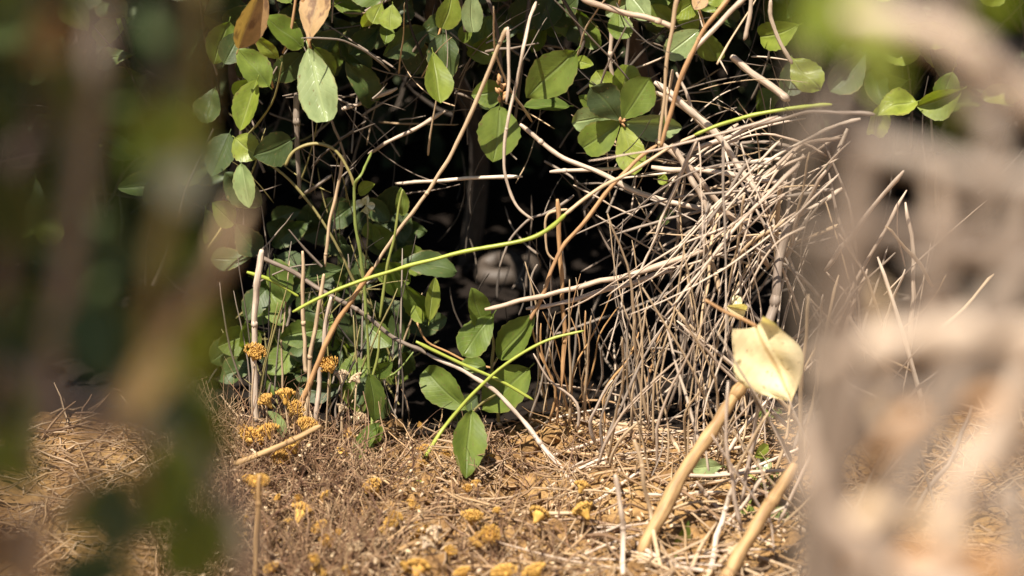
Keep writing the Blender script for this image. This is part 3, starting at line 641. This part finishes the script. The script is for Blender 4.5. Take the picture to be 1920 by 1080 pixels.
def g_edge(i):
    bx = R.uniform(1330, 1760); by = R.uniform(480, 1040); a = R.uniform(-1.1, .9); h = R.uniform(140, 380)*(1 if by > 650 else .7)
    y = min(.0, yg(by) - .01); r = R.choice([2, 3, 4.2, 5.4])
    return [(bx, by), (bx + math.sin(a)*h*.5 + R.uniform(-16, 16), by - math.cos(a)*h*.5), (bx + math.sin(a)*h, by - math.cos(a)*h)], R.choice(['straw', 'straw', 'tan', 'grey']), r, r*.7, y - .03, R.uniform(-.05, .02)
def g_cross(i):
    cx = R.uniform(1120, 1460); cy = R.uniform(330, 780); a = R.gauss(-.3, .8); h = R.uniform(60, 260); r = R.choice([1.4, 2, 2.8])
    y = R.uniform(-.05, .12)
    return [(cx - math.cos(a)*h*.5, cy + -math.sin(a)*h*.5), (cx, cy + R.uniform(-12, 12)), (cx + math.cos(a)*h*.5, cy + math.sin(a)*h*.5)], R.choice(['straw', 'grey', 'grey', 'tan']), r, r*.8, y, R.uniform(-.06, .06)
clump('dry_grass_clump', 'arching bundle of pale dry straws sweeping down to the left from the right edge', (1440, 720), g_arch, 66)
clump('dry_grass_clump', 'upright dry grass tuft with many thin pale stalks right of the hollow', (1200, 780), g_up, 66)
clump('dry_grass_clump', 'dry grass tangle at the right edge behind the heart shaped yellow leaf', (1440, 860), g_edge, 76)
clump('dry_grass_clump', 'grey and tan crossing stems filling the gaps below the arching straw bundle', (1250, 760), g_cross, 34)
def g_thin(i):
    bx = R.uniform(985, 1230); by = R.uniform(725, 800); h = R.uniform(70, 290); lean = R.gauss(15, 45); r = R.choice([1.3, 1.8, 2.5, 3.2]); k1 = R.uniform(-14, 14)
    return [(bx, by), (bx + lean*.2 + k1, by - h*.35), (bx + lean*.6 - k1*.5, by - h*.7), (bx + lean, by - h)], R.choice(['straw', 'tan', 'grey', 'orange']), r, r*.5, yg(by) - .03, R.uniform(-.05, .03)
clump('dry_grass_clump', 'few thin upright tan stalks across the lower right rim of the dark hollow', (1100, 760), g_thin, 34)
def g_left(i):
    bx = R.uniform(455, 760); by = R.uniform(690, 800); h = R.uniform(60, 330); lean = R.gauss(10, 50); r = R.choice([1.3, 1.8, 2.4])
    return [(bx, by), (bx + lean*.4 + R.uniform(-8, 8), by - h*.4), (bx + lean + R.uniform(-10, 10), by - h)], R.choice(['olive', 'grey', 'tan', 'dark']), r, r*.6, min(.06, yg(by) - .01) - R.uniform(0, .04), R.uniform(-.02, .03)
clump('dry_grass_clump', 'sparse thin stems standing in the shade left of the hollow', (600, 780), g_left, 46)

def g_twig(x0, x1, y0, y1, mats, dmin, dmax, ang=0, spread=.9, l0=90, l1=260):
    def g(i):
        cx, cy = R.uniform(x0, x1), R.uniform(y0, y1); a = R.gauss(ang, spread); L_ = R.uniform(l0, l1); k = R.uniform(-.14, .14)*L_; y = R.uniform(dmin, dmax); r = R.choice([1.1, 1.5, 2, 2.8])
        dx, dy_ = math.sin(a), -math.cos(a)
        f = lambda t: (cx + dx*L_*(t-.5) - dy_*k*math.sin(math.pi*t), cy + dy_*L_*(t-.5) + dx*k*math.sin(math.pi*t))
        return [f(0), f(.3), f(.65), f(1)], R.choice(mats), r, r*.45, y, R.uniform(-.08, .08)
    return g
clump('dead_brushwood', 'thin bare grey and tan twigs crossing between the leaves at top centre', (840, 700), g_twig(640, 1120, -10, 235, ['grey', 'grey', 'tan', 'dark'], .0, .18), 42)
clump('dead_brushwood', 'thin bare twigs crossing in the dark gap at upper right', (1300, 720), g_twig(1120, 1480, -10, 330, ['grey', 'straw', 'tan', 'dark'], -.03, .14, .3), 48)
clump('dead_brushwood', 'fine dim twigs and tendrils in the shade at left below the upper leaves', (560, 720), g_twig(440, 760, 170, 700, ['grey', 'olive', 'dark', 'dark', 'olive'], .0, .14, .1, .8), 58)
clump('dead_brushwood', 'few thin dim twigs hanging in the back of the dark hollow', (1000, 700), g_twig(800, 1180, 330, 640, ['dark', 'grey', 'dark'], .02, .25, .0, .35, 60, 200), 22)

# ------------------------------------------------------------ stuff: litter, fine dead herb, shrub interior, canopy
def fib(mb, p, d, L, r, curve=.3, n=3, sides=3):
    pts = [p]; dd = Vector(d)
    for i in range(n):
        dd = (dd + Vector((R.uniform(-1, 1), R.uniform(-1, 1), R.uniform(-1, 1)))*curve).normalized()
        pts.append(pts[-1] + dd*L/n)
    for q in pts: q.z = max(q.z, gh(q.x, q.y) + r)
    mb.tube(pts, [r, r, r*.9] + [r*.5]*(n-2), sides, rnd=R.random(), sub=1, cap=False)
mb = MB()
for i in range(7800):
    x = R.uniform(-.62, .62); y = R.uniform(-.40, -.02)
    sandy = math.exp(-(((x - .06)/.10)**2 + ((y + .25)/.10)**2))
    if noise.noise(Vector((x*26, y*26, 9))) < -.15 and R.random() < .8 or R.random() < sandy*.7: continue
    p = Vector((x, y, gh(x, y) + R.uniform(.0, .012))); a = R.uniform(0, 6.28)
    fib(mb, p, (math.cos(a), math.sin(a), R.uniform(-.1, .4)), R.uniform(.010, .05), R.choice([.0004, .0005, .0008, .0012]))
tag(link('straw_litter', mb.mesh('straw_litter', M['litter'])), 'loose straw bits and needle litter scattered on the soil', kind='stuff')
mb = MB()
for i in range(7000):                                      # low wiry herb, densest at lower left
    u = R.random()**1.5; px = 300 + u*850; py = R.uniform(800, 1130)
    if px > 700 and R.random() < .35: continue
    g0 = GP(px, py); g0.z = gh(g0.x, g0.y)
    if noise.noise(Vector((g0.x*22, g0.y*22, 4))) < -.12 and R.random() < .8: continue
    hgt = R.uniform(.015, .075)*(1 if px < 760 else .55)
    fib(mb, g0, (R.uniform(-.9, .9), R.uniform(-.9, .6), R.uniform(.2, 1)), hgt, R.choice([.00035, .0005, .0008]), .55, 4)
tag(link('wiry_herb', mb.mesh('wiry_herb', M['herb'])), 'low tangle of wiry brown dead herb stems covering the soil', kind='stuff')
mb = MB()
for i in range(900):                                      # tiny chaff and husks
    px = R.uniform(350, 1550); py = R.uniform(790, 1120); g0 = GP(px, py); g0.z = gh(g0.x, g0.y) + R.uniform(0, .02 if px < 800 else .006)
    d = Vector((R.uniform(-1, 1), R.uniform(-1, 1), R.uniform(-.3, .8))).normalized()*R.uniform(.003, .008)
    mb.tube([g0, g0 + d*.5, g0 + d], [.0004, R.uniform(.001, .0022), .0003], 5, rnd=R.random(), sub=1)
tag(link('seed_husks', mb.mesh('seed_husks', M['bract'])), 'pale seed husks and chaff caught in the litter', kind='stuff')
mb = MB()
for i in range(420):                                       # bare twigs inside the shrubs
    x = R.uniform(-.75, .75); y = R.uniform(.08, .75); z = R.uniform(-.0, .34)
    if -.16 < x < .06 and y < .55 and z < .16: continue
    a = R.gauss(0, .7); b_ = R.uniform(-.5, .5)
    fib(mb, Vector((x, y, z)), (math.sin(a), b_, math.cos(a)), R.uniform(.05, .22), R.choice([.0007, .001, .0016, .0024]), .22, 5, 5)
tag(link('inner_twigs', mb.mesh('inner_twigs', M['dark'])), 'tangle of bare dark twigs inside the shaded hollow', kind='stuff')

mb = MB()
for i in range(110):  # short paler bits stand in for dapples of sun on twigs
    px = R.uniform(470, 1400); py = R.uniform(20, 330) if i % 3 else R.uniform(330, 700); a = R.gauss(.9, .8); q = P(px, py, R.uniform(.02, .2))
    if 790 < px < 1040 and py > 350: continue
    if q.z < 0: continue
    fib(mb, q, (math.sin(a), R.uniform(-.4, .4), math.cos(a)), R.uniform(.012, .06), R.choice([.0005, .0008, .0013]), .15, 4, 5)
tag(link('sunlit_twig_bits', mb.mesh('sunlit_twig_bits', M['grey'])), 'short grey twig bits put in as sunlit patches among the upper leaves', kind='stuff')

def leaf_stuff(mb, p, L, N, kind='ell'):
    Y = Vector((R.uniform(-1, 1), R.uniform(-1, 1), R.uniform(-1, .4))).normalized()
    N = (N - Y*N.dot(Y)).normalized(); X = Y.cross(N); W = L*R.uniform(.45, .62)
    prof_ = [(0, .02), (.2, .62), (.5, 1), (.8, .72), (1, .06)]; vs, uvs = [], []
    for t, h in prof_:
        for u in (-1, 0, 1):
            vs.append(p + Y*L*t + X*u*h*W*.5 + N*(abs(u)*h*W*.12 - L*.1*t*t)); uvs.append((.5+u*.5, t))
    mb.add(vs, [(j*3+i, j*3+i+1, j*3+i+4, j*3+i+3) for j in range(4) for i in range(2)], uvs, R.random())
SNK = Vector((.002, .462, -.05))
def in_sun_gap(p, rad):  # canopy opening shaped so that sun reaches the snake
    v = p - SNK; return (v - SUND*v.dot(SUND)).length < rad
mb = MB()
for i in range(17000):                                      # canopy over the hollow, made dense to keep the sun out
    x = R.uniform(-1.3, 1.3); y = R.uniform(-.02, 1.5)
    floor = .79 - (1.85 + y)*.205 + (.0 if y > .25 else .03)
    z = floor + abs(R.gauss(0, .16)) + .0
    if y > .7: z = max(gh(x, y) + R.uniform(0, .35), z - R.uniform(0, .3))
    if in_sun_gap(Vector((x, y, z)), .078): continue
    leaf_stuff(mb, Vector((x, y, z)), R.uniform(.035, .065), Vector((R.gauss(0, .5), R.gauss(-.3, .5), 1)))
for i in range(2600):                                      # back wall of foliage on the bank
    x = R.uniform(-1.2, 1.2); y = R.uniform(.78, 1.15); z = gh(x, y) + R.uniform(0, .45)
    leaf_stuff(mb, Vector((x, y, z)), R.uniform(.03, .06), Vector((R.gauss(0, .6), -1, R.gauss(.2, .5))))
tag(link('shrub_canopy', mb.mesh('shrub_canopy', M['canopy'])), 'dense dark foliage mass shaped to shade the hollow, roofing and backing it', kind='stuff')

# ------------------------------------------------------------ the animal in the hollow
def snake():
    pts = [(-.065, .065, .005), (-.045, .095, .008), (-.015, .115, .010), (.02, .10, .011), (.036, .065, .0115), (.022, .028, .012), (-.008, .012, .012), (-.034, .022, .012), (-.036, .05, .014), (-.014, .058, .024), (.008, .036, .028), (.020, .006, .020), (.024, -.014, .013), (.026, -.028, .010)]
    rad = [.002, .004, .007, .009, .010, .0105, .011, .011, .0105, .010, .0095, .0085, .0105, .004]
    pts = [Vector((SNK.x - .006 + p[0]*.72, SNK.y - .012 + p[1]*.72, p[2]*.9)) for p in pts]
    g0 = max(gh(p.x, p.y) for p in pts[4:]); pts = [p + Vector((0, 0, g0)) for p in pts]
    m, nt, b = base_mat('snake_skin'); L = nt.links
    tc = nt.nodes.new('ShaderNodeTexCoord'); sx = nt.nodes.new('ShaderNodeSeparateXYZ'); L.new(tc.outputs['UV'], sx.inputs[0])
    pp = math_(nt, 'PINGPONG', sx.outputs[1], .019)
    nz = nd(nt, 'ShaderNodeTexNoise', Scale=60.0, Detail=3.0); L.new(tc.outputs['Object'], nz.inputs['Vector'])
    f = math_(nt, 'ADD', math_(nt, 'MULTIPLY', pp, 40.0), math_(nt, 'MULTIPLY', nz.outputs[0], .5))
    c = ramp(nt, f, [(.28, (.03, .02, .014)), (.45, (.054, .040, .029)), (.95, (.066, .049, .036))]); L.new(c, b.inputs['Base Color']); b.inputs['Roughness'].default_value = .6
    v = nd(nt, 'ShaderNodeTexVoronoi', Scale=420.0); L.new(tc.outputs['Object'], v.inputs['Vector'])
    bp = nd(nt, 'ShaderNodeBump', Strength=.4, Distance=.0008); L.new(v.outputs[0], bp.inputs['Height']); L.new(bp.outputs[0], b.inputs['Normal'])
    b_ = MB(); b_.tube(pts, rad, 14, sub=7)
    o = link('snake', b_.mesh('snake', m, pts[5]), None, pts[5])
    tag(o, 'dim tan dark banded snake coiled on the floor of the dark hollow', 'snake')
    e = MB(); hp = pts[12] + Vector((-.009, -.001, .003))
    for k in (0,): e.tube([hp, hp + Vector((0, -.0012, .0004)), hp + Vector((0, -.002, .0006))], [.0018, .0014, .0003], 8, sub=1)
    me = e.mesh('eye', M['dark'], pts[5]); link('eye', me, o, (0, 0, 0))
snake()

# ------------------------------------------------------------ dried flower heads
def head_mesh(seed, mat, up=True):
    r = random.Random(seed); b = MB()
    b.tube([(0, 0, -.006), (0, 0, -.003), (0, 0, 0), (0, 0, .002)], [.0009, .0022, .0042, .0034], 9, sub=2)
    for i in range(150):
        a = r.uniform(0, 6.28); q = math.sqrt(r.random())*.0064
        c = Vector((math.cos(a)*q, math.sin(a)*q, .0005 + .0028*(1 - (q/.0062)**2)))
        d = Vector((c.x*60, c.y*60, 1 + r.uniform(-.3, .3))).normalized()*r.uniform(.0012, .0024)
        b.tube([c, c + d], [.00055, .0002], 3, rnd=r.random()*.6, sub=1)
    return b.mesh('flower_head', M[mat])
HM = [head_mesh(s, 'flower') for s in range(4)]; HP = [head_mesh(s + 9, 'bract') for s in range(2)]
def flower(px, py, label, y=None, scale=1.0, me=None, group='dried orange flower heads in the ground cover', tilt=None, hgt=None):
    if y is None: y = yg(py) - R.uniform(.02, .05)
    top = P(px, py, y); gx = top.x + R.uniform(-.008, .008); gy = min(top.y + R.uniform(-.005, .015), .3)
    base = Vector((gx, gy, gh(gx, gy)))
    t = empty('dried_flower', base, label, 'dried flower', group)
    o = link('flower_head', me or R.choice(HM), t, top - base)
    tl = tilt if tilt is not None else R.uniform(-.7, .7)
    o.rotation_euler = (R.uniform(-.1, .9), tl, R.uniform(0, 6)); o.scale = (scale*R.uniform(.85, 1.2), scale*R.uniform(.85, 1.2), scale*R.uniform(.8, 1.3))
    b = MB(); b.tube([base, base.lerp(top, .5) + Vector((R.uniform(-.003, .003), 0, 0)), top - Vector((0, 0, .004*scale))], [.001, .0008, .0008], 5, jit=.2)
    link('stem', b.mesh('stem', M['tan'], base), t, (0, 0, 0))
FL = [(478, 662, 'round orange flower head on the stout pale stalk at the left edge', -.08, 1.25), (617, 686, 'orange flower head on a thin stem right of the three upright straws', -.08, 1.35),
 (535, 742, 'cream orange flower head above the ochre straw at left', -.08, 1.3), (552, 768, 'orange flower head below the cream one, left of the leaning orange stalk', -.09, 1.3),
 (500, 752, 'orange flower head beside the foot of the stout pale stalk', -.08, 1.1), (575, 800, 'large orange flower head touching the end of the ochre straw', -.11, 1.6),
 (470, 820, 'wide orange flower cluster at the left edge above the ochre straw', -.12, 1.5), (505, 808, 'wide orange flower cluster next to the leaf among the flower heads', -.12, 1.4),
 (548, 835, 'flower head just under the ochre straw', -.15, 1.5), (522, 858, 'flower head below the ochre straw near the left edge', -.16, 1.3),
 (485, 905, 'orange flower head on top of the upright ochre straw at bottom left', -.3, 1.2), (565, 960, 'single orange flower head in the dark herb at lower left', None, 1.3),
 (700, 915, 'orange flower head just left of the bright seedling leaf', None, 1.35), (640, 850, 'small yellow flower head under the forked pale stem', None, 1.0),
 (600, 990, 'dull orange flower head low in the herb at bottom left', None, 1.0), (785, 995, 'orange flower head at the end of a straw near the bottom centre', None, 1.1),
 (885, 970, 'yellow orange flower head below the drooping leaf', None, 1.2), (920, 1005, 'bright orange flower head, second below the drooping leaf', None, 1.35),
 (1095, 958, 'bright orange flower head on the sandy soil at the end of the pale stem', None, 1.25), (1090, 912, 'pale orange flower head where the long pale stem meets the soil', None, 1.0),
 (1010, 966, 'yellow flower head on the soil between the drooping leaf and the sandy patch', None, 1.2), (785, 1066, 'orange flower cluster at the bottom edge left of centre', None, 1.4),
 (868, 1074, 'pale yellow flower head at the bottom edge', None, 1.0), (945, 1074, 'orange flower head at the bottom edge below the second head', None, 1.3), (1003, 1072, 'bright orange flower head at the bottom edge right of centre', None, 1.4)]
for px, py, lab, y, s_ in FL: flower(px, py, lab, y, s_)
LMK = [((483, 980), 'upright ochre straw'), ((525, 840), 'lying ochre straw'), ((565, 960), 'lone head in dark herb'), ((650, 800), 'forked pale stem'),
       ((745, 905), 'bright green seedling leaf'), ((873, 860), 'single drooping leaf'), ((715, 1050), 'slanting bottom straw'), ((885, 985), 'two bright orange heads'), ((600, 1040), 'bottom edge at lower left'), ((980, 925), 'dark pit in the soil')]
ORD = ['first', 'second', 'third', 'fourth', 'fifth', 'sixth', 'seventh', 'eighth', 'ninth', 'tenth', 'eleventh', 'twelfth', 'thirteenth', 'fourteenth', 'fifteenth', 'sixteenth', 'seventeenth', 'eighteenth', 'nineteenth', 'twentieth'] + ['twenty-' + w_ for w_ in ('first', 'second', 'third', 'fourth', 'fifth', 'sixth', 'seventh', 'eighth', 'ninth')] + ['thirtieth'] + ['thirty-' + w_ for w_ in ('first', 'second', 'third', 'fourth', 'fifth', 'sixth', 'seventh', 'eighth', 'ninth')]
def placed(pts, what, fn):
    by = {}
    for p in pts:
        k = min(range(len(LMK)), key=lambda i: (LMK[i][0][0]-p[0])**2 + (LMK[i][0][1]-p[1])**2); by.setdefault(k, []).append(p)
    for k, l in by.items():
        for n_, p in enumerate(sorted(l)): fn(p, '%s by the %s, %s from left' % (what, LMK[k][1], ORD[min(n_, 38)]))
placed([(712, 1018), (670, 1030), (690, 1045), (640, 765), (675, 785), (640, 705), (668, 710), (800, 1020), (815, 1000)], 'cream seed cup',
       lambda p, l: flower(p[0], p[1], l, None if p[1] > 800 else -.07, R.uniform(.7, 1.1), R.choice(HP), 'cream seed cups in the herb'))
placed([(455 + R.random()**1.6*480, R.uniform(790, 1075)) for i in range(46)], 'little dull orange head',
       lambda p, l: flower(p[0], p[1], l, None, R.uniform(.45, .9), None, 'little flower heads in the dense herb'))
LMK = [((1165, 950), 'upright straw at the bottom edge'), ((1260, 920), 'long tan cane'), ((1420, 990), 'bottom right corner cane'), ((1080, 900), 'long pale stem'), ((1350, 880), 'greyish creeping leaves'), ((1160, 820), 'upright grass tuft'), ((1000, 1040), 'bottom edge at the centre')]
def fallen(p, l):
    a = R.uniform(-1.2, .6) if R.random() < .7 else R.uniform(0, 3.1); g0 = GP(*p); L_ = R.uniform(.04, .12); d = Vector((math.cos(a), math.sin(a)*.9, 0))
    pts = [g0 - d*L_*.5, g0 + Vector((0, R.uniform(-.006, .006), 0)), g0 + d*L_*.5]
    h0 = R.uniform(.004, .02)
    pts = [Vector((q.x, q.y, gh(q.x, q.y) + .004 + h0*k_)) for q, k_ in zip(pts, (0, .4, 1))]
    r = R.uniform(.0007, .0019); b = MB(); b.tube(pts, [r, r, r*.7], 6, jit=.15, sub=4)
    tag(link('fallen_straw', b.mesh('fallen_straw', M[R.choice(['straw', 'straw', 'tan', 'litter'])], pts[0]), None, pts[0]), l, 'straw', 'fallen straws on the sandy soil')
placed([(R.uniform(1000, 1480), R.uniform(800, 1075)) for i in range(64)], 'fallen straw', fallen)

# ------------------------------------------------------------ soil clods
cl = MB()
for i in range(230):
    px, py = (R.uniform(700, 1050), R.uniform(780, 860)) if i < 60 else (R.uniform(700, 1400), R.uniform(800, 1080))
    g0 = GP(px, py); s_ = R.choice([.002, .003, .004, .006, .009, .012]); g0.z = gh(g0.x, g0.y) + s_*.2; seed = R.uniform(0, 99); rnd = R.random()
    vs, fs, uvs = [], [], []
    for j in range(7):
        for i2 in range(9):
            th = math.pi*j/6; ph = 2*math.pi*i2/9; d = Vector((math.sin(th)*math.cos(ph), math.sin(th)*math.sin(ph), math.cos(th)*.7))
            vs.append(g0 + d*s_*(1 + .55*noise.noise(d*1.7 + Vector((seed, 0, 0))))); uvs.append((i2/9, j/6))
    for j in range(6):
        for i2 in range(9): fs.append((j*9+i2, j*9+(i2+1) % 9, (j+1)*9+(i2+1) % 9, (j+1)*9+i2))
    cl.add(vs, fs, uvs, rnd)
tag(link('soil_clods', cl.mesh('soil_clods', M['soil'], smooth=False)), 'crumbly brown soil clods under the sapling', kind='stuff')

# ------------------------------------------------------------ plants close to the camera, left and right
def near_stalk(parent, pts, r, mat, y):
    sh = -28 if parent is nl else 22
    q = [P(p[0] + sh, p[1], p[2] if len(p) > 2 else y) for p in pts]
    b = MB(); sc_ = K*(y - CAMP.y)/CT
    b.tube(q, [r*sc_*.45] + [r*sc_]*(len(q)-1), 9, jit=.1, sub=5)
    link('stalk', b.mesh('stalk', M[mat], q[0]), parent, q[0] - parent.location)
YN = -1.27
nl = empty('near_shrub', Vector((-.16, YN, gh(-.16, YN))), 'leafy shrub close to the camera along the left side, out of focus', 'shrub')
for pts, r, mat in [([(480, 380), (430, 500), (330, 640), (170, 900), (60, 1300), (0, 2600)], 19, 'tan'), ([(-60, 600), (150, 760), (420, 880), (480, 1300), (300, 2600)], 24, 'grey'),
    ([(250, -300), (215, 60), (170, 400), (60, 1200), (40, 2600)], 20, 'grey'), ([(80, -300), (110, 220), (30, 560), (-40, 2500)], 18, 'bark'), ([(390, -300), (400, 200), (300, 700), (240, 2500)], 16, 'olive'), ([(430, -200), (350, 60), (330, 260)], 12, 'bark')]:
    near_stalk(nl, pts, r, mat, YN)
for a, b, w_, mat in [((400, 180), (250, 300), 110, 'leaf'), ((325, 290), (395, 390), 90, 'white'), ((300, 220), (400, 280), 100, 'lime'), ((420, 440), (320, 520), 90, 'leaf'), ((430, 560), (370, 740), 90, 'lime'), ((340, 640), (270, 790), 70, 'yellow'),
    ((380, 920), (400, 1100), 130, 'leaf'), ((20, 800), (90, 920), 110, 'leaf'), ((30, 980), (110, 1090), 120, 'dead'), ((150, 40), (70, 110), 80, 'dead'), ((180, 560), (230, 700), 130, 'deep'), ((20, 300), (80, 470), 120, 'deep'),
    ((240, 880), (230, 1060), 120, 'deep'), ((200, 430), (300, 520), 100, 'deep'), ((300, 0), (420, 100), 120, 'deep'), ((20, -20), (60, 80), 90, 'deep'), ((80, 560), (10, 700), 90, 'deep'), ((420, 720), (440, 860), 80, 'leaf'), ((120, 200), (200, 120), 80, 'deep'), ((330, 820), (420, 900), 90, 'leaf')]:
    put_leaf(nl, (a[0]-28, a[1]), (b[0]-28, b[1]), w_, YN + (-.06 if mat in ('white', 'lime', 'yellow') else R.uniform(-.03, .05)), mat)
for _ in range(46):
    px, py = R.uniform(-60, 370), R.uniform(-30, 1080); a = R.uniform(0, 6.28); L_ = R.uniform(110, 200)
    tx = min(px + math.cos(a)*L_, 392)
    put_leaf(nl, (px, py), (tx, py + math.sin(a)*L_), L_*.55, YN + R.uniform(.02, .22), R.choice(['deep', 'deep', 'leaf', 'deep']))
nr = empty('near_dry_reeds', Vector((.16, YN, gh(.16, YN))), 'dry brown reed stalks close to the camera along the right side, out of focus', 'dry reeds')
for pts, r, mat in [([(1600, 200), (1580, 420), (1560, 640), (1500, 1300), (1520, 2600)], 36, 'grey'), ([(1480, 690), (1600, 650), (1800, 620), (2000, 640)], 34, 'straw'), ([(1560, 30), (1700, 50), (1850, 130), (2000, 260)], 30, 'straw'),
    ([(1460, 240), (1640, 280), (1820, 330), (2000, 350)], 26, 'grey'), ([(2000, 420), (1860, 560), (1740, 760), (1640, 1000), (1500, 1400)], 36, 'grey'), ([(1980, 560), (1840, 820), (1740, 1120), (1700, 2600)], 34, 'straw'),
    ([(1470, 780), (1520, 940), (1640, 1060), (1800, 1120)], 34, 'straw'), ([(1500, -100), (1480, 300), (1500, 700), (1480, 1200), (1500, 2600)], 20, 'dark'), ([(1900, 100), (1780, 420), (1640, 700), (1560, 1000), (1540, 2500)], 22, 'grey'),
    ([(1900, 900), (1890, 1200), (1900, 2600)], 30, 'grey'), ([(1460, 460), (1640, 430), (1800, 460), (1960, 480)], 22, 'grey'), ([(1620, 860), (1700, 780), (1900, 740)], 22, 'orange'), ([(1750, -100), (1800, 200), (1860, 500), (1900, 2600)], 22, 'grey'),
    ([(1470, 1010), (1620, 960), (1800, 1000)], 30, 'tan'), ([(1550, 1080), (1700, 1040), (1900, 1080)], 30, 'orange')]:
    near_stalk(nr, pts, r, mat, YN)
for a, b, w_, mat in [((1500, -60), (1510, 100), 100, 'lime'), ((1570, -40), (1640, 190), 110, 'lime'), ((1770, 170), (1790, 260), 60, 'leaf'), ((1820, -40), (1860, 30), 90, 'leaf')]:
    put_leaf(nr, (a[0]+22, a[1]), (b[0]+22, b[1]), w_, YN + R.uniform(-.02, .02), mat)
mb = MB()
for i in range(900):                                        # crown leaves added unseen above the view to shade the near shrub
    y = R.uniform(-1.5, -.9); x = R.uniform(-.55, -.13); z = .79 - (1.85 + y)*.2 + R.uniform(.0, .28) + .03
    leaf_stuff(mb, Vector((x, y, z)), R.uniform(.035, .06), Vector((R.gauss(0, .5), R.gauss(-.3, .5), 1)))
tag(link('shade_crown', mb.mesh('shade_crown', M['canopy']), nl, -nl.location), kind='stuff')
for _ in range(16):
    px, py = R.uniform(1480, 1900), R.uniform(200, 1000); a = R.choice([R.uniform(-.3, .3), R.uniform(1.0, 2.2)]); L_ = R.uniform(200, 500); yy = YN + R.uniform(.03, .2)
    x0 = max(px - math.cos(a)*L_*.5, 1478); x1 = max(px + math.cos(a)*L_*.5, 1478)
    near_stalk(nr, [(x0, py - math.sin(a)*L_*.5), ((x0+x1)/2 + 8, py), (x1, py + math.sin(a)*L_*.5)], R.uniform(12, 26), R.choice(['grey', 'straw', 'grey', 'tan']), yy)
print('objects', len(bpy.data.objects), 'tris', sum(len(m.polygons) for m in bpy.data.meshes)*2)
